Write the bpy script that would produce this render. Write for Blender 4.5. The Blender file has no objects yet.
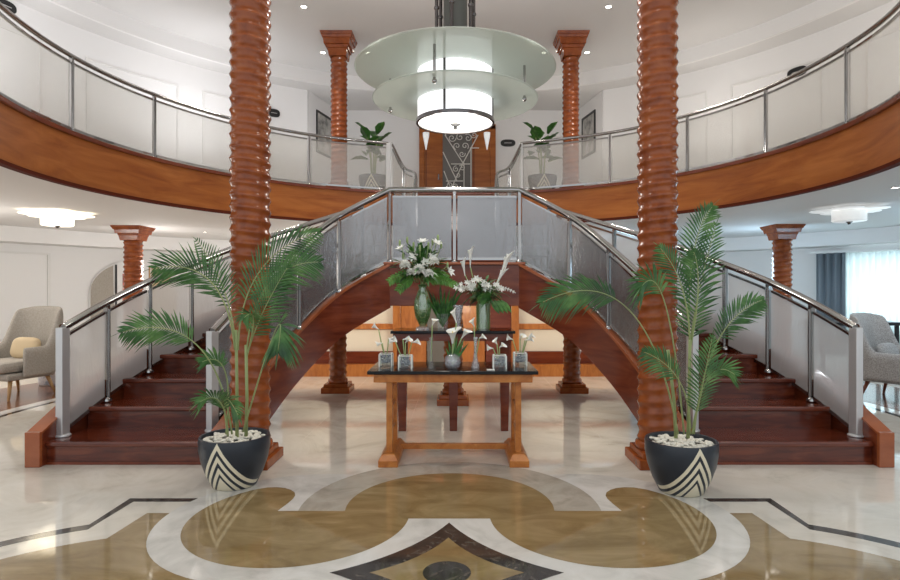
import bpy, math, random
from mathutils import Vector, Matrix
random.seed(7)
S = bpy.context.scene
COL = S.collection
PI = math.pi
# ------------------------------------------------------------------ camera, world, exposure
F = 585.0; EYE = 1.35; CX = 0.063
cd = bpy.data.cameras.new('camera'); cam = bpy.data.objects.new('camera', cd); COL.objects.link(cam)
cam.location = (CX, 0, EYE); cam.rotation_euler = (PI/2, 0, 0)
cd.sensor_width = 36; cd.lens = F/900*36; cd.shift_x = -10/900; cd.clip_start = 0.05
S.camera = cam
S.view_settings.view_transform = 'Standard'; S.view_settings.look = 'None'
S.view_settings.exposure = 0.2; S.view_settings.gamma = 1; S.view_settings.use_curve_mapping = False
w = bpy.data.worlds.new('world'); S.world = w; w.use_nodes = True
bg = w.node_tree.nodes['Background']; bg.inputs[0].default_value = (0.90, 0.95, 1.0, 1); bg.inputs[1].default_value = 1.0

def lamp(kind, name, loc, energy, color=(1, 1, 1), size=0.1, target=None, spot=None, blend=.6, shape=None, sy=None):
    l = bpy.data.lights.new(name, kind); l.energy = energy; l.color = color
    o = bpy.data.objects.new(name, l); COL.objects.link(o); o.location = loc
    if kind == 'AREA':
        l.size = size
        if shape: l.shape = shape
        if sy: l.size_y = sy
    else: l.shadow_soft_size = size
    if spot: l.spot_size = spot; l.spot_blend = blend
    if target is not None:
        o.rotation_euler = (Vector(target)-Vector(loc)).to_track_quat('-Z', 'Y').to_euler()
    return o
RC = Vector((-0.04, 6.6))     # centre of the round hall
WARM = (1, .86, .68)
# ceiling downlights of the upper ceiling
UPSPOTS = [(-4.6, 7.0), (4.6, 7.0), (-1.4, 4.2), (1.4, 4.2), (0, 9.2), (-2.5, 9.6), (2.5, 9.6)]
for x, y in UPSPOTS: lamp('SPOT', 'upper_downlight_lamp', (x, y, 5.97), 170, (1, .93, .84), .12, (x, y, 0), math.radians(120), 1)
# downlights of the lower ceiling
LOWSPOTS = [(-5.25, 12.2), (-4.2, 12.0), (-6.9, 7.6), (-5.6, 6.6), (5.2, 6.9), (6.6, 9.9), (3.9, 11.8), (-2.6, 11.4), (2.6, 11.4)]
for x, y in LOWSPOTS: lamp('SPOT', 'lower_downlight_lamp', (x, y, 2.53), 55, (1, .94, .87) if x < 0 else (.86, .93, 1), .08, (x, y, 0), math.radians(140), 1)

# unseen fills added on balcony walk and chandelier to brighten the ceiling; window daylight
for a in (-112, -78, -48, -22, 22, 48, 78, 112):
    a_ = math.radians(a); lamp('AREA', 'balcony_walk_fill', (RC.x+5.9*math.sin(a_), RC.y+5.9*math.cos(a_), 4.3), 7 if abs(a) == 22 else (19 if a < 0 else 10), (.97, .97, 1) if a < 0 else (1, .94, .88), 1.1, target=(RC.x+6.8*math.sin(a_), RC.y+6.8*math.cos(a_), 5.7), shape='DISK')
for a in (45, 135, 225, 315):
    a_ = math.radians(a); lamp('AREA', 'chandelier_fill', (.012+.85*math.cos(a_), 6.4+.85*math.sin(a_), 3.9), 24, (1, .96, .92), .3, target=(.012+2.6*math.cos(a_), 6.4+2.6*math.sin(a_), 6.0), shape='DISK')
lamp('AREA', 'window_daylight', (9.75, 11.3, 1.5), 120, (.70, .86, 1), 4.2, target=(3.0, 7.5, 1.0), shape='RECTANGLE', sy=1.8)
# unseen fill points added to brighten the lounge outside the marble floor
for a in (-105, -78, -52, -27, 27, 52, 78, 105):
    a_ = math.radians(a); lamp('POINT', 'lounge_fill', (RC.x+7.7*math.sin(a_), RC.y+7.7*math.cos(a_), 1.75), 58 if a < 0 else 38, (1, .96, .91) if a < 0 else (.52, .78, 1), .3)
for sx in (-1.7, 0, 1.7): lamp('AREA', 'under_stair_fill', (sx, 7.9, 1.18), 16, (1, .86, .66), .5, target=(sx, 9.3, .55))  # unseen fill below the landing, added to brighten the back wall
# ------------------------------------------------------------------ materials
def mat(name, color, rough=.5, metal=0, coat=0, emis=None, estr=0, spec=.5, trans=0, alpha=1, ior=1.45):
    m = bpy.data.materials.new(name); m.use_nodes = True
    p = m.node_tree.nodes['Principled BSDF']
    p.inputs['Base Color'].default_value = (*color, 1); p.inputs['Roughness'].default_value = rough
    p.inputs['Metallic'].default_value = metal; p.inputs['Coat Weight'].default_value = coat
    p.inputs['Coat Roughness'].default_value = .06
    p.inputs['Specular IOR Level'].default_value = spec
    p.inputs['Transmission Weight'].default_value = trans; p.inputs['IOR'].default_value = ior
    if emis: p.inputs['Emission Color'].default_value = (*emis, 1); p.inputs['Emission Strength'].default_value = estr
    return m
def nd(m, t, **kw):
    n = m.node_tree.nodes.new(t)
    for k, v in kw.items(): setattr(n, k, v)
    return n
def lk(m, a, b): m.node_tree.links.new(a, b)
def ramp_noise(m, cols, scale=(1, 1, 1), nscale=3, detail=6, dist=0, rough=.6, bump=0, coord='Object', stops=None):
    p = m.node_tree.nodes['Principled BSDF']
    tc = nd(m, 'ShaderNodeTexCoord'); mp = nd(m, 'ShaderNodeMapping'); mp.inputs['Scale'].default_value = scale
    n = nd(m, 'ShaderNodeTexNoise'); n.inputs['Scale'].default_value = nscale; n.inputs['Detail'].default_value = detail
    n.inputs['Distortion'].default_value = dist; n.inputs['Roughness'].default_value = rough
    r = nd(m, 'ShaderNodeValToRGB')
    stops = stops or [.3+.4*i/(len(cols)-1) for i in range(len(cols))]
    e = r.color_ramp.elements
    e[0].position = stops[0]; e[0].color = (*cols[0], 1)
    e[1].position = stops[-1]; e[1].color = (*cols[-1], 1)
    for s, c in list(zip(stops, cols))[1:-1]:
        k = e.new(s); k.color = (*c, 1)
    lk(m, tc.outputs[coord], mp.inputs[0]); lk(m, mp.outputs[0], n.inputs['Vector'])
    lk(m, n.outputs[0], r.inputs[0]); lk(m, r.outputs[0], p.inputs['Base Color'])
    if bump:
        b = nd(m, 'ShaderNodeBump'); b.inputs['Strength'].default_value = bump; b.inputs['Distance'].default_value = .01
        lk(m, n.outputs[0], b.inputs['Height']); lk(m, b.outputs[0], p.inputs['Normal'])
    return m
M = {}
M['plaster'] = mat('white_plaster', (.80, .79, .78), .75)
M['ceil'] = mat('ceiling_paint', (.70, .69, .68), .8)
M['cream'] = mat('cream_panel', (.78, .72, .62), .6)
M['marble'] = ramp_noise(mat('cream_marble', (.7, .66, .58), .06, coat=.3), [(.50, .46, .39), (.66, .615, .53), (.72, .68, .60), (.62, .58, .51)], (1, 1, 1), 1.3, 9, 1.6, .62)
M['white_marble'] = ramp_noise(mat('white_marble', (.7, .68, .63), .09, coat=.3), [(.50, .48, .44), (.64, .62, .57), (.72, .70, .66)], (1, 1, 1), 3.2, 9, 1.2)
M['grey_marble'] = ramp_noise(mat('grey_marble', (.4, .37, .32), .1, coat=.3), [(.30, .27, .22), (.42, .385, .32), (.50, .47, .40)], (1, 1, 1), 3, 9, 1.4)
M['gold_marble'] = ramp_noise(mat('gold_marble', (.4, .29, .14), .05, coat=.5), [(.20, .135, .055), (.28, .198, .09), (.36, .265, .135)], (1, 2, 1), 2.4, 9, 1.2)
M['dark_marble'] = ramp_noise(mat('dark_marble', (.05, .045, .04), .09, coat=.4), [(.022, .018, .016), (.05, .042, .036), (.20, .17, .13)], (1, 1, 1), 9, 10, 2, .7, stops=[.3, .55, .75])
M['wood_floor'] = ramp_noise(mat('brown_wood_floor', (.2, .08, .04), .25, coat=.3), [(.12, .045, .02), (.21, .085, .04), (.28, .12, .06)], (1, 8, 1), 2, 6)
M['carpet'] = ramp_noise(mat('beige_carpet', (.5, .46, .4), .9), [(.45, .41, .35), (.55, .5, .44)], (1, 1, 1), 40, 3)
M['fascia'] = ramp_noise(mat('cherry_veneer', (.4, .14, .04), .30, spec=.35), [(.26, .070, .013), (.36, .110, .022), (.45, .155, .036)], (1, 1, 7), 1.1, 7, .8)
M['mahog'] = ramp_noise(mat('mahogany', (.2, .04, .02), .24, coat=.15), [(.10, .017, .006), (.155, .029, .010), (.21, .046, .015)], (1, 1, 6), 2.0, 6, .6)
M['tread'] = ramp_noise(mat('dark_mahogany_tread', (.1, .02, .01), .18, coat=.3), [(.052, .009, .004), (.105, .019, .008), (.19, .042, .015)], (1, 7, 7), 2.2, 6, .6)
M['cap'] = ramp_noise(mat('cherry_cap', (.3, .09, .03), .25, coat=.4), [(.26, .065, .02), (.36, .10, .032)], (1, 1, 3), 3, 5)
M['column'] = ramp_noise(mat('carved_cherry_wood', (.3, .09, .03), .20, spec=.5), [(.19, .040, .009), (.275, .065, .014), (.335, .090, .020)], (1, 1, 1), 6, 5, .5)
M['orange'] = ramp_noise(mat('orange_wood', (.5, .19, .05), .35, coat=.2), [(.34, .105, .022), (.46, .16, .036), (.54, .21, .055)], (4, 1, 1), 4, 6, .5)
M['table_wood'] = ramp_noise(mat('honey_wood', (.5, .19, .05), .33), [(.34, .10, .018), (.46, .155, .030), (.56, .22, .05)], (1, 1, 1), 9, 6, .8)
M['chrome'] = mat('brushed_steel', (.40, .39, .38), .12, 1)
M['steel'] = mat('satin_steel_plate', (.66, .66, .66), .38, .6)
M['darksteel'] = mat('dark_steel', (.16, .15, .15), .25, 1)
M['black_gloss'] = mat('black_gloss_top', (.008, .008, .009), .07, spec=.25)
M['blackglass'] = mat('blue_black_glass', (.02, .025, .045), .1)
M['black'] = mat('black', (.015, .015, .015), .4)
M['lampglow'] = mat('lit_diffuser', (.7, .7, .68), .5, emis=(1, .98, .95), estr=.55)
M['lampside'] = mat('lit_drum', (.7, .7, .7), .4, emis=(.97, .97, 1), estr=.85)
M['warmglow'] = mat('warm_lit_glass', (.9, .85, .7), .4, emis=(1, .90, .72), estr=1.9)
M['dimglow'] = mat('faintly_lit_glass', (.75, .76, .72), .3, emis=(.95, .97, 1), estr=.35)  # faint glow put into the lamp glass to whiten it
M['spotglow'] = mat('downlight_bulb', (1, 1, 1), .4, emis=(1, .92, .78), estr=14)
M['fabric'] = ramp_noise(mat('taupe_upholstery', (.42, .38, .33), .9), [(.33, .30, .255), (.44, .40, .35)], (1, 1, 1), 60, 3, bump=.3)
M['fabric2'] = ramp_noise(mat('grey_patterned_upholstery', (.4, .38, .36), .9), [(.24, .23, .22), (.50, .48, .46)], (1, 1, 1), 75, 3, bump=.3)
M['pillow'] = mat('tan_pillow', (.58, .45, .28), .85)
M['oak'] = mat('light_oak', (.5, .3, .13), .4)
M['walnut'] = mat('red_walnut', (.2, .06, .03), .35)
M['drape'] = mat('grey_drape', (.20, .23, .26), .85)
M['blueglass'] = mat('grey_mirror', (.5, .5, .5), .08, 1)
M['pebble'] = mat('white_pebble', (.78, .74, .64), .6)
M['palm'] = ramp_noise(mat('palm_green', (.08, .2, .05), .42), [(.014, .055, .018), (.045, .135, .03), (.13, .26, .07)], (1, 1, 1), 7, 3)
M['stem'] = mat('palm_stem', (.30, .36, .15), .5)
M['leaf'] = ramp_noise(mat('leaf_green', (.05, .16, .04), .4), [(.012, .05, .010), (.035, .13, .02), (.09, .24, .04)], (1, 1, 1), 14, 3)
M['leaf2'] = ramp_noise(mat('fresh_leaf_green', (.1, .3, .05), .4), [(.05, .16, .02), (.10, .27, .04), (.20, .42, .09)], (1, 1, 1), 14, 3)
M['bud'] = mat('bud_green', (.30, .40, .16), .5)
M['petal'] = mat('white_petal', (.92, .92, .86), .5)
M['mum'] = mat('cream_flower', (.72, .72, .66), .7)
M['yellow'] = mat('yellow_spadix', (.8, .6, .1), .5)
M['soil'] = mat('dark_soil', (.05, .035, .02), .9)
M['pinkart'] = ramp_noise(mat('abstract_red_print', (.6, .2, .15), .5), [(.75, .7, .62), (.6, .16, .11), (.25, .05, .05)], (1, 1, 1), 3, 2, stops=[.4, .5, .65])
M['greyart'] = ramp_noise(mat('grey_print', (.3, .3, .3), .5), [(.10, .10, .10), (.4, .39, .36), (.6, .58, .55)], (1, 1, 1), 5, 4)
M['tanwall'] = mat('tan_mirror_glass', (.55, .42, .25), .3)
M['whitepaint'] = mat('white_iron', (.72, .70, .66), .4)
M['doorglass'] = mat('door_glass', (.16, .15, .14), .12)
M['yellowpot'] = mat('white_moulding', (.74, .73, .71), .6)

def layered_glass(name, tw, dcol, gl=.25, grough=.12, tcol=(1, 1, 1), bump=0, bscale=(1, 1, 1), bn=20, transl=.5, gcol=.9):
    m = bpy.data.materials.new(name); m.use_nodes = True; nt = m.node_tree; nt.nodes.clear()
    out = nd(m, 'ShaderNodeOutputMaterial')
    t = nd(m, 'ShaderNodeBsdfTransparent'); t.inputs[0].default_value = (*tcol, 1)
    d = nd(m, 'ShaderNodeBsdfDiffuse'); d.inputs[0].default_value = (*dcol, 1)
    tl = nd(m, 'ShaderNodeBsdfTranslucent'); tl.inputs[0].default_value = (*dcol, 1)
    g = nd(m, 'ShaderNodeBsdfGlossy'); g.inputs[0].default_value = (gcol, gcol, gcol*1.01, 1); g.inputs['Roughness'].default_value = grough
    m1 = nd(m, 'ShaderNodeMixShader'); m1.inputs[0].default_value = transl
    m2 = nd(m, 'ShaderNodeMixShader'); m2.inputs[0].default_value = gl
    m3 = nd(m, 'ShaderNodeMixShader'); m3.inputs[0].default_value = tw
    lk(m, d.outputs[0], m1.inputs[1]); lk(m, tl.outputs[0], m1.inputs[2])
    lk(m, m1.outputs[0], m2.inputs[1]); lk(m, g.outputs[0], m2.inputs[2])
    lk(m, m2.outputs[0], m3.inputs[1]); lk(m, t.outputs[0], m3.inputs[2]); lk(m, m3.outputs[0], out.inputs[0])
    if bump:
        tc = nd(m, 'ShaderNodeTexCoord'); mp = nd(m, 'ShaderNodeMapping'); mp.inputs['Scale'].default_value = bscale
        n = nd(m, 'ShaderNodeTexNoise'); n.inputs['Scale'].default_value = bn; n.inputs['Detail'].default_value = 5; n.inputs['Distortion'].default_value = 1.2
        b = nd(m, 'ShaderNodeBump'); b.inputs['Strength'].default_value = bump; b.inputs['Distance'].default_value = .01
        lk(m, tc.outputs['Object'], mp.inputs[0]); lk(m, mp.outputs[0], n.inputs['Vector']); lk(m, n.outputs[0], b.inputs['Height'])
        for k in (d, g, tl): lk(m, b.outputs[0], k.inputs['Normal'])
    return m
M['glass_balcony'] = layered_glass('frosted_balcony_glass', .72, (.80, .79, .76), .12, .1, (.97, .97, .96))
M['glass_stair'] = layered_glass('rippled_silver_glass', .30, (.24, .24, .245), .62, .27, (.86, .86, .88), bump=.8, gcol=.5, bscale=(1, 1, .35), bn=16)
M['glass_outer'] = layered_glass('pale_rippled_glass', .46, (.86, .85, .84), .14, .25, (.95, .95, .95), bump=.6, bscale=(1, 1, .35), bn=16)  # stair glass again, colour paled for the bright white walls behind it
M['glass_disc'] = layered_glass('green_tinted_frosted_glass', .25, (.74, .78, .73), .12, .15, (.9, .95, .91), transl=.35)
M['glass_clear'] = layered_glass('clear_glass', .92, (.8, .85, .85), .75, .03, (.95, .98, .97))
M['glass_crystal'] = layered_glass('cut_crystal', .62, (.80, .82, .86), .75, .05, (.9, .92, .95), bump=1, bn=60)
M['glass_green'] = layered_glass('water_filled_glass', .45, (.30, .55, .20), .4, .05, (.75, .88, .70))
M['sheer'] = layered_glass('sheer_curtain', .30, (.74, .82, .80), .0, .5, (1, 1, 1), transl=.8)
M['window_glass'] = layered_glass('window_glass', .92, (.9, .95, .95), .5, .02)

def pot_material():
    m = mat('pot_glaze', (.03, .04, .05), .35)
    p = m.node_tree.nodes['Principled BSDF']
    tc = nd(m, 'ShaderNodeTexCoord'); sx = nd(m, 'ShaderNodeSeparateXYZ'); lk(m, tc.outputs['Object'], sx.inputs[0])
    def mth(op, a, b=None):
        n = nd(m, 'ShaderNodeMath', operation=op)
        for i, v in enumerate((a, b)):
            if v is None: continue
            if isinstance(v, (int, float)): n.inputs[i].default_value = v
            else: lk(m, v, n.inputs[i])
        return n.outputs[0]
    ax = mth('ABSOLUTE', mth('ADD', sx.outputs[0], 0.0))
    t = mth('ADD', sx.outputs[2], mth('MULTIPLY', ax, 1.75))         # nested chevrons, apex at the rim
    s = mth('DIVIDE', mth('SUBTRACT', .345, t), .082)                # stripe index below the apex
    fr = mth('FRACT', s)
    inside = mth('GREATER_THAN', s, 0)
    stripe = mth('LESS_THAN', fr, .55)
    core = mth('GREATER_THAN', s, 2.9)
    on = mth('MULTIPLY', inside, mth('MAXIMUM', stripe, core))
    on = mth('MULTIPLY', on, mth('LESS_THAN', sx.outputs[1], 0))
    mx = nd(m, 'ShaderNodeMix', data_type='RGBA'); lk(m, on, mx.inputs[0])
    mx.inputs[6].default_value = (.022, .028, .038, 1); mx.inputs[7].default_value = (.74, .67, .50, 1)
    lk(m, mx.outputs[2], p.inputs['Base Color'])
    return m
M['pot'] = pot_material()

# ------------------------------------------------------------------ mesh helper
class MB:
    def __init__(s): s.v = []; s.f = []
    def add(s, vs, fs):
        b = len(s.v); s.v += [tuple(v) for v in vs]; s.f += [tuple(i+b for i in f) for f in fs]; return s
    def box(s, x0, x1, y0, y1, z0, z1, mtx=None):
        vs = [Vector(p) for p in ((x0, y0, z0), (x1, y0, z0), (x1, y1, z0), (x0, y1, z0), (x0, y0, z1), (x1, y0, z1), (x1, y1, z1), (x0, y1, z1))]
        if mtx is not None: vs = [mtx @ v for v in vs]
        return s.add(vs, [(0, 3, 2, 1), (4, 5, 6, 7), (0, 1, 5, 4), (1, 2, 6, 5), (2, 3, 7, 6), (3, 0, 4, 7)])
    def taper(s, c0, h0, c1, h1):   # frustum between two rectangles (centre, half sizes)
        vs = []
        for c, h in ((c0, h0), (c1, h1)):
            for a, b in ((-1, -1), (1, -1), (1, 1), (-1, 1)): vs.append((c[0]+a*h[0], c[1]+b*h[1], c[2]))
        return s.add(vs, [(0, 3, 2, 1), (4, 5, 6, 7), (0, 1, 5, 4), (1, 2, 6, 5), (2, 3, 7, 6), (3, 0, 4, 7)])
    def tube(s, pts, r, n=10, closed=False):
        pts = [Vector(p) for p in pts]; k = len(pts)
        rs = r if isinstance(r, (list, tuple)) else [r]*k
        rings = []; up = None
        for i, p in enumerate(pts):
            d = (pts[min(i+1, k-1)]-pts[max(i-1, 0)])
            if d.length < 1e-9: d = Vector((0, 0, 1))
            d.normalize()
            if up is None:
                up = Vector((0, 0, 1)) if abs(d.z) < .9 else Vector((1, 0, 0))
            a = d.cross(up); a.normalize(); b = a.cross(d); b.normalize(); up = b
            rings.append([p+(a*math.cos(t)+b*math.sin(t))*rs[i] for t in [2*PI*j/n for j in range(n)]])
        vs = [v for q in rings for v in q]; fs = []
        for i in range(k-1):
            for j in range(n): fs.append((i*n+j, i*n+(j+1) % n, (i+1)*n+(j+1) % n, (i+1)*n+j))
        fs.append(tuple(range(n-1, -1, -1))); fs.append(tuple((k-1)*n+j for j in range(n)))
        return s.add(vs, fs)
    def lathe(s, prof, n=32, c=(0, 0, 0), mtx=None):
        vs = []; fs = []; k = len(prof)
        for r, z in prof:
            for j in range(n):
                v = Vector((r*math.cos(2*PI*j/n), r*math.sin(2*PI*j/n), z))
                if mtx is not None: v = mtx @ v
                vs.append(v+Vector(c))
        for i in range(k-1):
            for j in range(n): fs.append((i*n+j, i*n+(j+1) % n, (i+1)*n+(j+1) % n, (i+1)*n+j))
        if prof[0][0] > 1e-5: fs.append(tuple(range(n-1, -1, -1)))
        if prof[-1][0] > 1e-5: fs.append(tuple((k-1)*n+j for j in range(n)))
        return s.add(vs, fs)
    def prism(s, poly, z0, z1):
        n = len(poly)
        zz0 = z0 if isinstance(z0, (list, tuple)) else [z0]*n; zz1 = z1 if isinstance(z1, (list, tuple)) else [z1]*n
        vs = [(x, y, a) for (x, y), a in zip(poly, zz0)]+[(x, y, a) for (x, y), a in zip(poly, zz1)]
        fs = [tuple(range(n-1, -1, -1)), tuple(range(n, 2*n))]+[(i, (i+1) % n, n+(i+1) % n, n+i) for i in range(n)]
        return s.add(vs, fs)
    def wallstrip(s, path, z0f, z1f, t):    # vertical strip of thickness t following a plan path of (x,y)
        k = len(path); vs = []; fs = []
        P = [Vector((p[0], p[1])) for p in path]
        for i, p in enumerate(P):
            d = (P[min(i+1, k-1)]-P[max(i-1, 0)]).normalized(); nn = Vector((-d.y, d.x))*t/2
            z0 = z0f[i] if isinstance(z0f, (list, tuple)) else z0f; z1 = z1f[i] if isinstance(z1f, (list, tuple)) else z1f
            for q in (p-nn, p+nn): vs.append((q.x, q.y, z0)); vs.append((q.x, q.y, z1))
        for i in range(k-1):
            a = i*4; b = a+4
            fs += [(a, b, b+1, a+1), (a+2, a+3, b+3, b+2), (a+1, b+1, b+3, a+3), (a, a+2, b+2, b)]
        fs += [(0, 1, 3, 2), ((k-1)*4, (k-1)*4+2, (k-1)*4+3, (k-1)*4+1)]
        return s.add(vs, fs)
    def ball(s, c, r, n=10, m=6, sc=(1, 1, 1)):
        vs = []; fs = []
        for i in range(m+1):
            t = PI*i/m
            for j in range(n):
                a = 2*PI*j/n; vs.append((c[0]+r*sc[0]*math.sin(t)*math.cos(a), c[1]+r*sc[1]*math.sin(t)*math.sin(a), c[2]+r*sc[2]*math.cos(t)))
        for i in range(m):
            for j in range(n): fs.append((i*n+j, (i+1)*n+j, (i+1)*n+(j+1) % n, i*n+(j+1) % n))
        return s.add(vs, fs)
    def build(s, name, m, parent=None, smooth=False, loc=None, bevel=0, auto=None, sub=0):
        off = Vector((0, 0, 0))
        if parent is not None and loc is None:
            off = parent['_o'] if False else Vector(ORG.get(parent.name, (0, 0, 0)))
        if loc is not None: off = Vector(loc)
        me = bpy.data.meshes.new(name)
        me.from_pydata([tuple(Vector(v)-off) for v in s.v], [], s.f); me.validate(); 
        me.materials.append(m if not isinstance(m, str) else M[m])
        import bmesh
        b = bmesh.new(); b.from_mesh(me); bmesh.ops.remove_doubles(b, verts=b.verts, dist=1e-6); bmesh.ops.recalc_face_normals(b, faces=b.faces); b.to_mesh(me); b.free()
        o = bpy.data.objects.new(name, me); COL.objects.link(o)
        if parent is not None:
            o.parent = parent
            ORG[o.name] = tuple(off)
        elif loc is not None: o.location = loc
        if smooth:
            me.shade_smooth()
            if auto is not None: me.set_sharp_from_angle(angle=math.radians(auto))
        if bevel:
            md = o.modifiers.new('bevel', 'BEVEL'); md.width = bevel; md.segments = 2; md.limit_method = 'ANGLE'; md.angle_limit = math.radians(35)
        if sub:
            md = o.modifiers.new('sub', 'SUBSURF'); md.levels = sub; md.render_levels = sub
        return o
ORG = {}
def tag(o, label=None, cat=None, group=None, kind=None):
    if label: o['label'] = label
    if cat: o['category'] = cat
    if group: o['group'] = group
    if kind: o['kind'] = kind
    return o
def empty(name, loc, label, cat, group=None, local=False):
    o = bpy.data.objects.new(name, None); COL.objects.link(o); o.location = loc; o.empty_display_size = .1
    ORG[o.name] = (0, 0, 0) if local else tuple(loc)
    return tag(o, label, cat, group)
def struct(mb, name, m, **k):
    o = mb.build(name, m, **k); o['kind'] = 'structure'; return o
def copy_tree(o, parent=None):
    c = o.copy(); COL.objects.link(c); c.parent = parent
    for ch in list(o.children): copy_tree(ch, c)
    return c
def copy_thing(src, loc, label, rz=0, scale=None):
    c = copy_tree(src); c.location = loc; c.rotation_euler = (0, 0, rz); c['label'] = label
    if scale: c.scale = scale
    return c
def pol(r, a):   # point of the round hall, a in degrees clockwise from straight ahead
    a = math.radians(a); return (RC.x+r*math.sin(a), RC.y+r*math.cos(a))
def arc(r, a0, a1, n): return [pol(r, a0+(a1-a0)*i/n) for i in range(n+1)]
def catmull(P, n=8):
    P = [Vector(p) for p in P]; Q = [P[0]*2-P[1]]+P+[P[-1]*2-P[-2]]; out = []
    for i in range(1, len(Q)-2):
        for j in range(n):
            t = j/n; a, b, c, d = Q[i-1:i+3]
            out.append(.5*((2*b)+(c-a)*t+(2*a-5*b+4*c-d)*t*t+(3*b-a-3*c+d)*t**3))
    out.append(P[-1]); return out
def circ(cx, cy, r, n=72, a0=0, a1=2*PI): return [(cx+r*math.cos(a0+(a1-a0)*i/n), cy+r*math.sin(a0+(a1-a0)*i/n)) for i in range(n if a1-a0 > 6.28 else n+1)]

ZU = 3.17; ZC = 2.56; ZL = 1.62; RB = 4.4
# ------------------------------------------------------------------ floor
def disc(cx, cy, r): return circ(cx, cy, r)
floor = MB().prism([(-11, -1.5), (11, -1.5), (11, 18), (-11, 18)], -.12, -.002)
floor = struct(floor, 'floor', 'carpet')
def inlay(name, poly, z, m):
    mb = MB(); mb.add([(x, y, z) for x, y in poly], [tuple(range(len(poly)))])
    o = mb.build(name, m, parent=floor, loc=(0, 0, 0)); o['kind'] = 'structure'; return o
def ring(name, r0, r1, z, m, a0=-180, a1=180, n=120):
    mb = MB(); A = arc(r0, a0, a1, n); B = arc(r1, a0, a1, n)
    vs = [(x, y, z) for x, y in A]+[(x, y, z) for x, y in B]
    mb.add(vs, [(i, i+1, n+2+i, n+1+i) for i in range(n)])
    o = mb.build(name, m, parent=floor, loc=(0, 0, 0)); o['kind'] = 'structure'; return o
inlay('marble_field', [(-4.3, -1.4), (4.3, -1.4), (4.3, 3.5), (-4.3, 3.5)], -.0012, 'marble')
ring('marble_disc', .001, 4.78, 0, 'marble'); ring('wood_ring', 5.0, 6.35, 0, 'wood_floor'); ring('dark_border', 4.78, 4.85, 0, 'dark_marble'); ring('pale_border', 4.85, 5.0, 0, 'white_marble')
# fine joints between the marble slabs
mb = MB()
for k in range(-5, 6): mb.box(k*.9-.0015+.45, k*.9+.0015+.45, 4.9, 10.4, .0002, .0005)
for k in range(0, 7): mb.box(-3.9, 3.9, 4.9+k*.9-.0015, 4.9+k*.9+.0015, .0002, .0005)
o = mb.build('slab_joint', mat('joint', (.42, .38, .32), .4), parent=floor, loc=(0, 0, 0)); o['kind'] = 'structure'
LC = (.885, 3.48)
def sub_left(x): return x
z = .0006
for sgn in (-1, 1):
    # outer gold field with its dark border line
    arcd = [(sgn*(1.5+1.30*math.sin(t)), 2.2+1.30*math.cos(t)) for t in [math.radians(26+i*4) for i in range(16)]]
    arci = [(sgn*(1.5+1.22*math.sin(t)), 2.2+1.22*math.cos(t)) for t in [math.radians(26+i*4) for i in range(16)]]
    outer = [(sgn*1.2, 3.79), (sgn*2.075, 3.79)]+arcd; inner = [(sgn*1.2, 3.73), (sgn*2.02, 3.73)]+arci
    mb = MB(); n = len(outer); mb.add([(x, y, z) for x, y in outer]+[(x, y, z) for x, y in inner], [(i, i+1, n+i+1, n+i) for i in range(n-1)])
    o = mb.build('dark_line', 'dark_marble', parent=floor, loc=(0, 0, 0)); o['kind'] = 'structure'
    g = [(sgn*1.3, 3.54), (sgn*1.83, 3.54)]+[(sgn*(1.5+1.04*math.sin(t)), 2.2+1.04*math.cos(t)) for t in [math.radians(20+i*4) for i in range(20)]]+[(sgn*1.0, 2.0), (sgn*1.0, 3.0)]
    inlay('outer_gold', g, z, 'gold_marble')
for sgn in (-1, 1):
    inlay('pale_ring', disc(sgn*LC[0], LC[1], .81), .0012+(.0001 if sgn > 0 else 0), 'white_marble')
def clipped(cx, cy, r, ymin):
    a = math.asin((ymin-cy)/r); return circ(cx, cy, r, 60, a, PI-a)
inlay('grey_ring', clipped(0, 3.66, .93, 3.57), .0016, 'grey_marble')
inlay('pale_centre', [(-.62, 2.2), (.62, 2.2), (.62, 3.46), (-.62, 3.46)], .0017, 'white_marble')
for sgn in (-1, 1):
    # left and right gold lobes: part below the straight joint, and the hook beyond the grey ring
    pts = [p for p in circ(sgn*LC[0], LC[1], .645, 120)]
    low = [p for p in circ(sgn*LC[0], LC[1], .645, 90, PI+math.asin(-(3.57-LC[1])/.645), 2*PI+math.asin((3.57-LC[1])/.645))]
    inlay('gold_lobe', low, .0020+(.0001 if sgn > 0 else 0), 'gold_marble')
    hook = []
    for i in range(31):
        t = math.radians(180-i*2.7-8); p = (LC[0]-.0-.645*math.cos(PI-t)*-1, LC[1]+.645*math.sin(t))
        hook.append((sgn*(LC[0]-.645*math.cos(t)), LC[1]+.645*math.sin(t)))
    hk = [(sgn*(LC[0]+.64), 3.57)]
    for i in range(0, 11):
        t = math.radians(8+i*4); hk.append((sgn*(LC[0]+.645*math.cos(t)), LC[1]+.645*math.sin(t)))
    hk += [(sgn*x_, y_) for x_, y_ in ((1.25, 3.995), (1.19, 4.0), (1.13, 3.985), (1.08, 3.95), (1.04, 3.90), (1.018, 3.84), (1.015, 3.78), (1.025, 3.70), (1.05, 3.57))]
    inlay('gold_hook', hk, .0020, 'gold_marble')
inlay('gold_lobe', clipped(0, 3.66, .645, 3.57), .0020, 'gold_marble')
inlay('gold_link', [(-.86, 3.45), (.86, 3.45), (.64, 3.575), (-.64, 3.575)], .00225, 'gold_marble')
def star(k, cy=2.79):
    T = [(0, .60*k), (.56*k, 0), (0, -.60*k), (-.56*k, 0)]; out = []
    for i in range(4):
        a = Vector(T[i]); b = Vector(T[(i+1) % 4]); mid = (a+b)/2*.66
        for j in range(12):
            t = j/12; p = a*(1-t)**2+mid*2*t*(1-t)+b*t*t; out.append((p.x, p.y+cy))
    return out
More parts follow.
